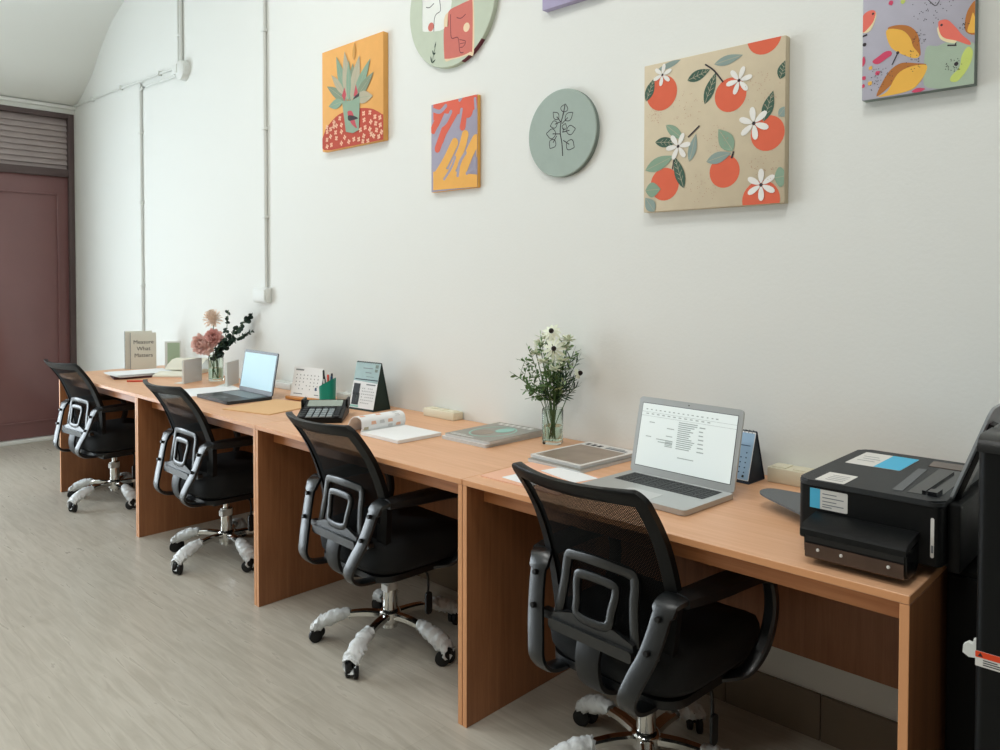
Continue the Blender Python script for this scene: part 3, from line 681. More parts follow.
# ------------------------------------------------------------------ office chairs (local +y = forward)
BK = [(.33, -.148), (.38, -.150), (.45, -.151), (.55, -.155), (.60, -.163), (.67, -.186), (.735, -.214), (.79, -.248), (.84, -.286), (.885, -.322)]
def byz(z):
    for (a, ya), (b, yb) in zip(BK, BK[1:]):
        if z <= b: return ya+(yb-ya)*max(0, (z-a))/(b-a)
    return BK[-1][1]
ZT = .873
def bsy(z):   # smoothed profile
    return (byz(z-.02)+2*byz(z)+byz(z+.02))/4
def bhw(z):
    h = .178+.036*min(1, max(0, (z-.35)/.25))
    dz = ZT-z; r = .032
    if dz < r: h -= r-math.sqrt(max(0, r*r-(r-dz)**2))
    dz = z-.35; r = .06
    if dz < r: h -= r-math.sqrt(max(0, r*r-(r-dz)**2))
    return h
def bpt(u, z, off=0):
    sag = .022+.022*max(0, (z-.5)/.38)
    return Vector((u*bhw(z), bsy(z)-sag*(1-u*u)+off, z-(.004*(1-u*u) if z > .8 else 0)*(z-.8)/.073))
NU, NV = 28, 34
ZR = [.35+(ZT-.35)*(1-cos(pi*j/NV))/2 for j in range(NV+1)]
def make_chair(label):
    t = thing('office_chair', label, 'chair', (0, 0, 0), 0, 'black mesh office chairs')
    # woven back
    bm = new(); uvl = bm.loops.layers.uv.new('UVMap')
    g = [[bm.verts.new(bpt(-1+2*i/NU, z)) for i in range(NU+1)] for z in ZR]
    for j in range(NV):
        for i in range(NU):
            f = bm.faces.new((g[j][i], g[j][i+1], g[j+1][i+1], g[j+1][i]))
            for l in f.loops: l[uvl].uv = (l.vert.co.x+1, l.vert.co.z)
    finish('back_mesh', bm, 'chair_mesh', t, smooth=60)
    # frame band round it
    bm = new(); T = .014
    def inside(u, z): return abs(u*bhw(z)) < bhw(z)-.036 and .40 < z < .838
    sel = [[not inside(-1+2*(i+.5)/NU, (ZR[j]+ZR[j+1])/2) for i in range(NU)] for j in range(NV)]
    F = {}; B = {}
    def vf(d_, i, j, off):
        if (i, j) not in d_: d_[(i, j)] = bm.verts.new(bpt(-1+2*i/NU, ZR[j], off))
        return d_[(i, j)]
    for j in range(NV):
        for i in range(NU):
            if not sel[j][i]: continue
            q = [(i, j), (i+1, j), (i+1, j+1), (i, j+1)]
            bm.faces.new([vf(F, a, b_, -.006) for a, b_ in q]); bm.faces.new([vf(B, a, b_, T) for a, b_ in q][::-1])
            for (a, b_), (di, dj) in zip(zip(q, q[1:]+q[:1]), ((0, -1), (1, 0), (0, 1), (-1, 0))):
                ni, nj = i+di, j+dj
                if not (0 <= ni < NU and 0 <= nj < NV) or not sel[nj][ni]:
                    bm.faces.new((vf(F, *a, -.006), vf(F, *b_, -.006), vf(B, *b_, T), vf(B, *a, T)))
    finish('back_frame', bm, 'plastic_dark', t, smooth=50)
    # lumbar support: arch, inner ring and shelf
    bm = new()
    def lp(x, z): return Vector((x, -.207-.030*(.63-z)/.18+1.2*x*x, z))
    sweep(bm, cr([lp(-.128, .46), lp(-.120, .50), lp(-.112, .56), lp(-.110, .605), lp(-.095, .63), lp(0, .638), lp(.095, .63), lp(.110, .605), lp(.112, .56), lp(.120, .50), lp(.128, .46)], 4), (0, 1, 0), .012, .027)
    sweep(bm, cr([lp(-.045, .492), lp(-.056, .53), lp(-.063, .578), lp(-.048, .594), lp(.048, .594), lp(.063, .578), lp(.056, .53), lp(.045, .492)], 4, True), (0, 1, 0), .014, .023, closed=True)
    ys = -.236
    prism(bm, [(-.135, .45), (.135, .45), (.130, .475), (.07, .492), (-.07, .492), (-.130, .475)], lambda u, v, w: (u, ys+.014-w-.12*(v-.45)*-1, v), .014)
    prism(bm, rrect(-.135, .436, .135, .464, .010), lambda u, v, w: (u, ys+.020-w, v), .030)
    for s in (-1, 1):
        prism(bm, rrect(min(s*.12, s*.185), .445, max(s*.12, s*.185), .468, .008), lambda u, v, w: (u, ys+.036-w+.0*u, v), .022)
    finish('lumbar_support', bm, 'plastic_grey', t)
    # bracket from back to mechanism
    bm = new(); sweep(bm, cr([(0, ys+.004, .445), (0, ys-.008, .39), (0, ys+.012, .33), (0, -.15, .300), (0, -.03, .298)], 5), (1, 0, 0), .075, .018); finish('back_bracket', bm, 'plastic_black', t)
    # seat cushion
    bm = new(); rings = []
    def plan(a, s, dz):
        c_, s_ = cos(a), sin(a); e = .42
        x = math.copysign(abs(c_)**e, c_)*.226; y = math.copysign(abs(s_)**e, s_)*.245
        zz = dz
        if y > .12: zz -= .03*((y-.12)/.115)**2
        return Vector((x*s, .04+y*s, zz))
    for s, z in ((.0, .338), (.8, .338), (.93, .343), (.985, .362), (1, .39), (.985, .425), (.95, .447), (.85, .460), (.5, .466), (0, .464)):
        if s == 0: rings.append([bm.verts.new((0, .04, z))])
        else: rings.append([bm.verts.new(plan(2*pi*k_/40, s, z)) for k_ in range(40)])
    for a, b_ in zip(rings, rings[1:]):
        for k_ in range(40):
            k2 = (k_+1) % 40
            bm.faces.new((a[0], b_[k2], b_[k_]) if len(a) == 1 else ((a[k_], a[k2], b_[0]) if len(b_) == 1 else (a[k_], a[k2], b_[k2], b_[k_])))
    finish('seat', bm, 'fabric_black', t, smooth=60)
    bm = new(); prism(bm, rrect(-.205, -.185, .205, .225, .07), lambda u, v, w: (u, v, .316+w), .021); finish('seat_shell', bm, 'plastic_black', t)
    bm = new(); box(bm, (-.075, -.10, .272), (.075, .09, .316), bev=.01); box(bm, (-.11, -.05, .29), (.11, .05, .316), bev=.005); finish('mechanism', bm, 'plastic_black', t)
    # loop arms
    for s in (-1, 1):
        pts = [(.15, .02, .322), (.145, -.08, .318), (.14, -.18, .318), (.14, -.245, .328), (.145, -.275, .362), (.16, -.264, .412), (.18, -.244, .465), (.193, -.227, .52), (.2, -.213, .565),
               (.207, -.196, .592), (.225, -.165, .602), (.24, -.06, .604), (.25, .05, .604), (.256, .115, .597), (.259, .172, .567), (.260, .192, .50), (.260, .178, .44), (.256, .145, .385), (.235, .10, .338), (.19, .05, .324)]
        P = cr([(s*x, y, z) for x, y, z in pts], 5, True)
        wa = []; wb = []
        for p in P:
            rear = max(0, min(1, (-.13-p.y)/.07)); top = 1 if p.z > .57 else 0
            fr = max(0, min(1, (p.y-.09)/.06)); wa.append(.034+.016*rear+.012*top); wb.append(.015+.004*top+.012*fr)
        bm = new(); sweep(bm, P, (1, 0, 0), wa, wb, closed=True)
        a = finish('armrest', bm, 'plastic_grey', t)
        bm = new()
        Q = cr([(s*.224, -.175, .602), (s*.240, -.08, .604), (s*.249, .03, .604), (s*.255, .115, .597), (s*.259, .165, .578)], 5); nq = len(Q)
        sweep(bm, [q+Vector((0, 0, -.004)) for q in Q], (1, 0, 0), [.050+.022*sin(pi*min(1, .15+i/nq)) for i in range(nq)], [.026+.014*sin(pi*min(1, .1+.8*i/nq)) for i in range(nq)])
        finish('arm_pad', bm, 'plastic_black', a)
        for x, y, z in ((s*.199, -.2225, .560), (s*.184, -.2455, .482)):
            bm = new(); lathe(bm, [(0, .012), (.0065, .012), (.0075, .01), (.0075, 0), (0, 0)], seg=12, M=Matrix.Translation((x, y, z)) @ Matrix.Rotation(pi/2-.15, 4, 'X'))
            finish('bolt', bm, 'bolt_black', a)
    # lever
    bm = new(); tube(bm, cr([(.06, .03, .30), (.14, .035, .302), (.175, .035, .295), (.182, .035, .26), (.185, .03, .225)], 4), .0045)
    prism(bm, rrect(-.014, -.045, .014, .035, .012), lambda u, v, w: (.186+w*.5, .03+u, .20+v), .016); finish('lever', bm, 'plastic_black', t)
    # column
    bm = new(); lathe(bm, [(0, .06), (.027, .06), (.027, .235), (.024, .238), (.015, .238), (.015, .275), (0, .275)]); finish('gas_cylinder', bm, 'chrome', t)
    bm = new(); lathe(bm, [(.0275, .20), (.0285, .202), (.0285, .23), (.0275, .232)]); box(bm, (-.008, -.034, .20), (.03, -.024, .225)); finish('column_sticker', bm, 'sticker_white', t)
    bm = new(); lathe(bm, [(0, .075), (.034, .075), (.04, .085), (.04, .118), (.034, .126), (.028, .128), (0, .128)]); finish('base_hub', bm, 'chrome', t)
    for k_ in range(5):
        bm = new()
        P = cr([(.025, 0, .105), (.10, 0, .108), (.18, 0, .098), (.245, 0, .078), (.285, 0, .060)], 5)
        n_ = len(P); sweep(bm, P, (0, 1, 0), [.036-.014*i/n_ for i in range(n_)], [.026-.010*i/n_ for i in range(n_)])
        lg = finish('base_leg', bm, 'chrome', t, rot=(0, 0, 2*pi*k_/5))
        bm = new()
        for s in (-1, 1):
            Mx = Matrix.Translation((.275, s*.016, .026)) @ Matrix.Rotation(radians(35), 4, 'Z') @ Matrix.Rotation(pi/2, 4, 'X')
            lathe(bm, [(0, -.009), (.02, -.009), (.0255, -.006), (.0255, .006), (.02, .009), (0, .009)], seg=20, M=Mx)
        box(bm, (.262, -.008, .03), (.29, .008, .056), bev=.004)
        finish('caster', bm, 'rubber', lg)
        rnd = random.Random(k_+3)
        bm = new(); P = cr([(.150, 0, .104), (.19, 0, .096), (.24, 0, .078), (.272, 0, .062), (.294, 0, .042)], 6); seg = 14; rings = []
        for i, p in enumerate(P):
            f = i/(len(P)-1); r0 = .019+.012*math.sin(pi*min(1, f*1.1)*.8)
            ring = []
            for q in range(seg):
                a_ = 2*pi*q/seg; r_ = r0*(1+rnd.uniform(-.22, .26))
                ring.append(bm.verts.new((p.x+rnd.uniform(-.004, .004), p.y+r_*cos(a_), p.z+r_*sin(a_)*.85+.002)))
            rings.append(ring)
        for a_, b_ in zip(rings, rings[1:]):
            for q in range(seg): bm.faces.new((a_[q], a_[(q+1) % seg], b_[(q+1) % seg], b_[q]))
        finish('plastic_wrap', bm, 'wrap_plastic', lg, smooth=80)
    return t
CH = [((.43, -.508), 5, 288-5, 'mesh office chair nearest the brown door, tucked under the far desk'),
      ((1.82, -.488), -.9, 284, 'mesh office chair in front of the thin laptop, second from the door'),
      ((3.108, -.495), -2.2, 296, 'mesh office chair in front of the calculator with all its base showing'),
      ((4.222, -.494), -3.3, 236+3, 'largest mesh office chair, in front of the silver laptop')]
ch0 = make_chair(CH[0][3])
for i, ((x, y), yaw, ba, lab) in enumerate(CH):
    c = ch0 if i == 0 else dup(ch0, (0, 0, 0), 0, lab)
    c.location = (x, y, 0); c.rotation_euler = (0, 0, radians(yaw))
    legs = [o for o in c.children if o.name.split('.')[0] == 'base_leg']
    for k_, l in enumerate(legs): l.rotation_euler = (0, 0, radians(ba+72*k_))
# ------------------------------------------------------------------ pictures on the wall
def clip(poly, x0, z0, x1, z1):
    for ax, v, sg in ((0, x0, 1), (0, x1, -1), (1, z0, 1), (1, z1, -1)):
        out = []
        for i in range(len(poly)):
            a, b = poly[i-1], poly[i]; ia = (a[ax]-v)*sg >= 0; ib = (b[ax]-v)*sg >= 0
            if ia != ib:
                t = (v-a[ax])/(b[ax]-a[ax]); out.append((a[0]+t*(b[0]-a[0]), a[1]+t*(b[1]-a[1])))
            if ib: out.append(b)
        poly = out
        if len(poly) < 3: return []
    return poly
def leafpoly(p, q, w, n=8):
    p, q = Vector(p), Vector(q); d = q-p; s = Vector((-d.y, d.x)).normalized()
    l = []; r = []
    for i in range(1, n):
        t = i/n; h = w/2*sin(pi*t**.85); c = p+d*t
        l.append(tuple(c+s*h)); r.append(tuple(c-s*h))
    return [tuple(p)]+l+[tuple(q)]+r[::-1]
def paint(name, prims, parent, wh, y, rnd, round_=False):
    """flat painted shapes on a canvas face, in canvas metres"""
    bm = new(); mats = []; lay = [0]
    def mi(c):
        c = ART_MAT.get(c, c)
        if c not in mats: mats.append(c)
        return mats.index(c)
    def face(poly, col):
        lay[0] += 1
        if not round_:
            poly = clip(poly, .001, .001, wh[0]-.001, wh[1]-.001)
        if len(poly) < 3: return
        yy = y-.0004-lay[0]*.000012
        vs = [bm.verts.new((u, yy, v)) for u, v in poly]
        try: f = bm.faces.new(vs)
        except ValueError: return
        f.material_index = mi(col)
    def stroke(pts, w, col):
        P = [Vector((a, b)) for a, b in pts]
        if len(P) > 2: P = [Vector((p.x, p.y)) for p in cr([(a, b, 0) for a, b in pts], 5)]
        lay[0] += 1; yy = y-.0004-lay[0]*.000012; N = len(P); cl = (P[0]-P[-1]).length < 1e-6; ed = []
        for i in range(N):
            a_ = P[i-1] if i else (P[-2] if cl else P[0]); b_ = P[i+1] if i < N-1 else (P[1] if cl else P[-1])
            d = (b_-a_); d = d.normalized() if d.length > 1e-7 else Vector((1, 0)); n_ = Vector((-d.y, d.x))*w/2
            c0, c1 = P[i]+n_, P[i]-n_
            if not round_:
                c0, c1 = [Vector((min(max(q.x, .001), wh[0]-.001), min(max(q.y, .001), wh[1]-.001))) for q in (c0, c1)]
            ed.append((bm.verts.new((c0.x, yy, c0.y)), bm.verts.new((c1.x, yy, c1.y))))
        for (a_, b_), (c_, d_) in zip(ed, ed[1:]):
            try: bm.faces.new((a_, b_, d_, c_)).material_index = mi(col)
            except ValueError: pass
    for pr in prims:
        k = pr[0]; c = pr[1]
        if k == 'circ': face([(pr[2][0]+pr[3]*cos(2*pi*i/28), pr[2][1]+pr[3]*sin(2*pi*i/28)) for i in range(28)], c)
        elif k == 'poly': face([tuple(p) for p in pr[2]], c)
        elif k == 'blob': face([(p.x, p.y) for p in cr([(a, b, 0) for a, b in pr[2]], 4, True)], c)
        elif k == 'line': stroke(pr[2], pr[3], c)
        elif k == 'leaf':
            face(leafpoly(pr[2], pr[3], pr[4]), c)
            if pr[4] > .025:
                L = Vector(pr[3])-Vector(pr[2]); vein = 'bone' if c != 'bone' else 'sage'
                stroke([pr[2], tuple(Vector(pr[2])+L*.92)], .0014, vein)
                if c == 'darkgreen':
                    s = Vector((-L.y, L.x)).normalized()*pr[4]*.34
                    for q in (.25, .42, .6, .75):
                        b0 = Vector(pr[2])+L*q
                        for sg in (-1, 1): stroke([tuple(b0), tuple(b0+L*.12+s*sg*(1-abs(q-.45)))], .0012, vein)
        elif k == 'leafline':
            p, q = Vector(pr[2]), Vector(pr[3]); m_ = p+(q-p)*.3
            stroke([tuple(p), tuple(m_+(q-p)*.25)], pr[5], c)
            lp_ = leafpoly(tuple(m_), tuple(q), pr[4]*1.15, 7); stroke(lp_+[lp_[0]], pr[5]*.85, c)
        elif k == 'flower':
            n = 6 if pr[3] > .03 else 4; a0 = rnd.uniform(0, 1)
            for i in range(n):
                a = a0+2*pi*i/n; d = Vector((cos(a), sin(a)))
                s_ = Vector((-d.y, d.x)); R_ = pr[3]; cc = Vector(pr[2])+d*R_*.56; wd_ = .19 if n == 6 else .38
                face([tuple(cc+d*(R_*.46*cos(2*pi*q/12))+s_*(R_*wd_*sin(2*pi*q/12)*(1+.25*cos(2*pi*q/12)))) for q in range(12)], c)
            face([(pr[2][0]+pr[3]*.12*cos(i), pr[2][1]+pr[3]*.12*sin(i)) for i in range(6)], 'ink' if n == 6 else 'redcloth')
        elif k == 'dots':
            for i in range(pr[4]):
                a = rnd.uniform(0, 2*pi); r = pr[3]*math.sqrt(rnd.random()); x, z = pr[2][0]+r*cos(a), pr[2][1]+r*sin(a)
                q = .0014; lay[0] -= 1; face([(x-q, z), (x, z-q), (x+q, z), (x, z+q)], c)
    bmesh.ops.triangulate(bm, faces=[f for f in bm.faces if len(f.verts) > 4])
    o = finish(name, bm, mats, parent, smooth=0, recalc=False)
    return o
def canvas(label, x0, z0, x1, z1, bg, key, side=None, dep=.03, name='canvas_print', cat='picture'):
    t = thing(name, label, cat, (x0, 0, z0), 0)
    bm = new(); box(bm, (0, -dep, 0), (x1-x0, 0, z1-z0), bev=.003)
    for f in bm.faces:
        if abs(f.normal.y) < .5: f.material_index = 1
    finish('stretched_canvas', bm, [bg, side or bg], t)
    if key: paint('painting', ART[key], t, (x1-x0, z1-z0), -dep, random.Random(hash(key) % 7 if False else len(key)))
    return t
canvas('orange canvas painting of a leafy plant in a green vase on red cloth', 1.968, 1.997, 2.473, 2.50, 'bg_plant', 'plant')
canvas('small canvas with wavy red and yellow shapes on lavender grey', 2.798, 1.728, 3.087, 2.11, 'bg_wavy', 'wavy', 'amber', .02)
canvas('large square beige canvas of oranges, white blossoms and green leaves', 3.90, 1.575, 4.39, 2.068, 'bg_oranges', 'oranges')
canvas('lavender canvas of birds and yellow leaves at the upper right', 4.605, 1.84, 4.876, 2.24, 'bg_bird', 'bird', 'edge_grey')
t = canvas('purple canvas cut by the top of the picture, only its lower edge in view', 3.445, 2.362, 3.73, 2.74, 'bg_purple', None)
paint('painting', [('blob', 'bg_wavy', [(0, .2), (.1, .1), (.2, .16), (.28, .12), (.28, .36), (0, .36)])], t, (.285, .375), -.03, random.Random(2))
def tondo(label, cx, cz, r, bg, side, key, dep=.02):
    t = thing('round_canvas', label, 'picture', (cx, 0, cz))
    bm = new(); M = Matrix.Rotation(pi/2, 4, 'X')
    vs = lathe(bm, [(0, dep), (r-.003, dep), (r, dep-.003), (r, 0), (0, 0)], seg=72, M=M)
    for f in bm.faces:
        if abs(f.normal.y) < .9 and f.calc_center_median().length > r*.9 and -dep+.002 < f.calc_center_median().y: f.material_index = 1
    if key == 'face':
        for f in bm.faces:
            c_ = f.calc_center_median()
            if abs(f.normal.y) < .9 and c_.length > r*.9 and -74 < math.degrees(math.atan2(c_.z, c_.x)) < -46: f.material_index = 2
    finish('stretched_canvas', bm, [bg, side, 'maroon_art'], t)
    paint('painting', ART[key], t, (9, 9), -dep, random.Random(4), True)
    return t
tondo('round grey green canvas with a thin black line drawing of a leafy twig', 3.531, 1.893, .163, 'bg_round', 'edge_grey', 'roundleaf')
t = tondo('round pale green canvas with line drawn faces in white and red', 2.922, 2.522, .27, 'bg_face', 'bg_face', 'face')

# ------------------------------------------------------------------ small builders
TH = H
def slab(label, name, cat, loc, rz, w, d, h, m, parts=None, group=None, cover=None, r=.004):
    """sheets and booklets: centre loc, w along x, d along y"""
    bm = new(); prism(bm, rrect(-w/2, -d/2, w/2, d/2, r, 3), lambda u, v, q: (u, v, q), h)
    o = finish(name, bm, m, None, loc, (0, 0, radians(rz))); tag(o, label, cat, group)
    return o
def flat_marks(items, mats, parent, name, f=lambda u, v: (u, v, 0)):
    """small printed rectangles: (u0,v0,u1,v1,mat)"""
    bm = new()
    for u0, v0, u1, v1, k in items: quad(bm, [f(u0, v0), f(u1, v0), f(u1, v1), f(u0, v1)], k)
    return finish(name, bm, mats, parent, smooth=0, recalc=False)
def power_strip(label, x0, x1, y0=-.062, m='pvc_cream', y1=-.004, hh=.034):
    t = thing('power_strip', label, 'power strip', ((x0+x1)/2, 0, TH))
    w = (x1-x0)/2
    bm = new(); box(bm, (-w, y0, 0), (w, y1, hh), bev=.004); finish('strip_body', bm, m, t)
    n = max(1, int((x1-x0)/.06))
    for i in range(n):
        bm = new(); x = -w+(i+.5)*2*w/n; box(bm, (x-.022, y0+.008, hh-.001), (x+.022, y1-.012, hh+.003), bev=.001)
        finish('socket_cover', bm, m, t)
    return t
power_strip('white power strip against the wall behind the white month calendar', 1.50, 1.70, m='pvc_white')
power_strip('white power strip against the wall between pen cup and green sided calendar', 2.13, 2.30, m='pvc_white')
power_strip('cream power strip standing alone against the wall left of magazines', 2.79, 2.985)
power_strip('cream power strip against the wall left of the printer', 4.365, 4.62, -.075, hh=.045)

# books at the far end -------------------------------------------------
def upright_book(label, loc, rz, w, h, d, mc, words=None):
    t = thing('upright_book', label, 'book', loc, radians(rz))
    bm = new(); box(bm, (-w/2, 0, 0), (w/2, .003, h)); box(bm, (-w/2, d-.003, 0), (w/2, d, h)); box(bm, (-w/2-.002, 0, 0), (-w/2+.002, d, h), 1); finish('cover', bm, [mc, 'ink_grey'], t)
    bm = new(); box(bm, (-w/2+.003, .003, .003), (w/2-.003, d-.003, h-.003)); finish('pages', bm, 'paper', t)
    if words:
        bm = new()
        for s, size, z in words: text_bm(bm, s, size, lambda x, y: (x, -.0008, y+z))
        finish('cover_lettering', bm, 'ink', t, smooth=0, recalc=False)
    return t
upright_book('taller grey book standing behind the book titled Measure What Matters', (.078, -.222, TH), 72, .165, .25, .022, 'book_beige')
upright_book('beige hardback titled Measure What Matters propped upright at the far end', (.115, -.205, TH), 72, .155, .238, .03, 'book_beige',
             [('Measure', .036, .178), ('What', .036, .134), ('Matters', .036, .09)])
t = thing('photo_frame', 'small pale green card frame standing beside the beige book', 'frame', (.33, -.10, TH), radians(60))
bm = new(); prism(bm, rrect(-.05, 0, .05, .19, .004), lambda u, v, q: (u, -q, v), .008); finish('frame_board', bm, 'pvc_white', t)
bm = new(); prism(bm, rrect(-.034, .012, .04, .18, .002), lambda u, v, q: (u, -.008-q, v), .001); finish('green_sheet', bm, 'green_card', t)
bm = new(); prism(bm, [(0, 0), (.06, 0), (0, .12)], lambda u, v, q: (-.01+q, u+.0005, v), .02); finish('easel_leg', bm, 'pvc_white', t)
# maroon notebook, papers, open book
slab('closed maroon notebook lying under the papers at the far desk', 'notebook', 'notebook', (.50, -.40, TH), -14, .20, .27, .012, 'maroon')
t = thing('paper_stack', 'loose stack of white papers on the maroon notebook', 'papers', (.48, -.375, TH+.0125), radians(-4))
rnd = random.Random(5); bm = new()
for i in range(7):
    a = rnd.uniform(-.12, .12); dx, dy = rnd.uniform(-.01, .01), rnd.uniform(-.012, .012)
    prism(bm, [(-.12, -.16), (.12, -.16), (.12, .16), (-.12, .16)], lambda u, v, q: (u*cos(a)-v*sin(a)+dx, u*sin(a)+v*cos(a)+dy, .002*i+q+.012*max(0, -u-.02)*0), .0018)
finish('sheets', bm, 'paper', t)
t = thing('open_book', 'open book with cream pages lying in front of the beige book', 'book', (.62, -.17, TH), radians(-50))
for s in (-1, 1):
    bm = new(); P = [(s*x, z) for x, z in ((0, .004), (.02, .022), (.06, .03), (.11, .026), (.155, .014), (.155, .004))]
    prism(bm, P if s > 0 else P[::-1], lambda u, v, q: (u, -.11+q, v), .22); finish('page_block', bm, 'paper_cream', t)
bm = new(); prism(bm, [(-.16, -.115), (.16, -.115), (.16, .115), (-.16, .115)], lambda u, v, q: (u, v, q), .0038); finish('cover', bm, 'paper_pink', t)
bm = new(); P = [(0, .032), (-.03, .06), (-.09, .085), (-.15, .09), (-.15, .0915), (-.09, .0865), (-.03, .0615), (.0, .0335)]
prism(bm, P, lambda u, v, q: (u, -.11+q, v), .22); finish('lifted_page', bm, 'paper_cream', t)
def pen(label, p, q, m, r=.0045, cap='ink', name='pen'):
    p, q = Vector(p), Vector(q); t = thing(name, label, name, tuple(p)); d = q-p
    bm = new(); tube(bm, [Vector((0, 0, 0)), d*.72], r, seg=10); finish('barrel', bm, m, t)
    bm = new(); tube(bm, [d*.721, d*.97, d], [r*1.1, r*1.1, r*.5], seg=10); finish('cap', bm, cap, t)
pen('red pen lying in front of the maroon notebook', (.715, -.535, TH+.005), (.80, -.45, TH+.005), 'red', cap='red')
slab('white paper sheet sticking out under the thin open laptop', 'paper_sheet', 'paper', (1.40, -.42, TH), -12, .30, .42, .0012, 'paper')
# letter stands
def stand(label, loc, rz, w=.19, h=.135, m='paper_grey'):
    t = thing('card_stand', label, 'card stand', loc, radians(rz))
    bm = new(); box(bm, (-w/2, -.0015, 0), (w/2, .0015, h)); box(bm, (-w/2-.004, -.006, 0), (-w/2+.003, .004, h), 1); finish('upright_card', bm, [m, 'pvc_white'], t)
    bm = new(); box(bm, (-w/2, .0015, 0), (w/2, .06, .003)); finish('foot', bm, 'pvc_white', t)
stand('grey card stand to the left of the vase of pink roses', (.995, -.275, TH), 118, .165)
stand('grey card stand between the rose vase and the thin laptop', (1.27, -.17, TH), 130, .17)

# ------------------------------------------------------------------ vases and flowers
RV = Vector((.722, .692, 0)); FV = Vector((-.692, .722, 0))
def vase(label, x, y, r, h, square=True):
    t = thing('glass_vase', label, 'vase', (x, y, TH+.0005), radians(20) if square else 0)
    def ring(rr_, z, n=32):
        out = []
        for k in range(n):
            a = 2*pi*k/n; c_, s_ = cos(a), sin(a); e = .45 if square else 1
            out.append((math.copysign(abs(c_)**e, c_)*rr_, math.copysign(abs(s_)**e, s_)*rr_, z))
        return out
    def shell(bm, prof):
        R = [[bm.verts.new(p) for p in ring(a, z)] for a, z in prof]
        for a, b in zip(R, R[1:]):
            for k in range(32): bm.faces.new((a[k], a[(k+1) % 32], b[(k+1) % 32], b[k]))
        bm.faces.new(R[0][::-1]); bm.faces.new(R[-1])
    bm = new(); shell(bm, [(r*.97, 0), (r, .004), (r, h-.002), (r-.001, h), (r-.0025, h-.001), (r-.0027, .014), (r*.8, .012)]); finish('glass', bm, 'glass', t, smooth=40)
    bm = new(); shell(bm, [(r-.0035, .0135), (r-.0035, h*.5)]); finish('water', bm, 'water', t, smooth=40)
    return t
def stemtube(bm, pts, r=.0018): tube(bm, cr(pts, 5), r, seg=6)
def coneflower(label, base, head, nrm, R=.035, drop=.5, npet=11):
    t = thing('coneflower', label, 'flower', tuple(base)); b = Vector(base); hd = Vector(head)-b; n = Vector(nrm).normalized()
    bm = new(); stemtube(bm, [Vector((0, 0, 0)), hd*.5+Vector((0, 0, .01)), hd-n*.012]); finish('stem', bm, 'stem_green', t)
    s = n.orthogonal().normalized(); u = n.cross(s)
    bm = new()
    for i in range(npet):
        a = 2*pi*i/npet+.2; d = (s*cos(a)+u*sin(a))-n*drop
        leaf(bm, hd+(s*cos(a)+u*sin(a))*.007, d, R*rnd.uniform(.85, 1.1), .012, n, fold=.1)
    finish('petals', bm, 'petal_white', t)
    bm = new(); lathe(bm, [(0, .012), (.005, .0105), (.0085, .006), (.0095, 0), (.006, -.005), (0, -.006)], seg=14, M=Matrix.Translation(hd) @ n.to_track_quat('Z', 'Y').to_matrix().to_4x4()); finish('flower_centre', bm, 'cone_dark', t)
def sprig(label, base, pts, m, n, L, Wd, name='leafy_sprig', side=1.0, cat='foliage', start=.35, both=True, upb=.6, twigs=0):
    t = thing(name, label, cat, tuple(base)); b = Vector(base); P = cr([Vector(p)-b for p in pts], 8)
    bm = new(); tube(bm, P, .0014, seg=6)
    bl = new()
    def leaves(P, n, L, Wd, st):
        for i in range(n):
            f = st+(1-st)*i/n; p = P[min(len(P)-1, int(f*(len(P)-1)))]; q = P[min(len(P)-1, int(f*(len(P)-1))+1)]; tn = (q-p) if (q-p).length > 1e-5 else P[-1]-P[-2]; tn.normalize()
            a = rnd.uniform(0, 2*pi); o = tn.orthogonal().normalized(); o = o*cos(a)+tn.cross(o)*sin(a)
            leaf(bl, p, o*side+tn*upb, L*rnd.uniform(.75, 1.15), Wd, tn if rnd.random() < .5 else o.cross(tn), fold=.12)
        leaf(bl, P[-1], P[-1]-P[-3], L*.8, Wd)
    leaves(P, n, L, Wd, start)
    for k in range(twigs):
        f = start+(.9-start)*(k+.5)/twigs; p = P[int(f*(len(P)-1))]; tn = (P[-1]-P[0]).normalized(); a = rnd.uniform(0, 2*pi)
        o = tn.orthogonal(); o = o*cos(a)+tn.cross(o)*sin(a); e = p+(tn*.7+o*.8)*rnd.uniform(.03, .06)
        Q = cr([p, (p+e)/2+Vector((0, 0, .004)), e], 4); tube(bm, Q, .0009, seg=5); leaves(Q, 6, L*.8, Wd*.85, .2)
    finish('stem', bm, 'stem_green', t); finish('leaves', bl, m, t)
    return t
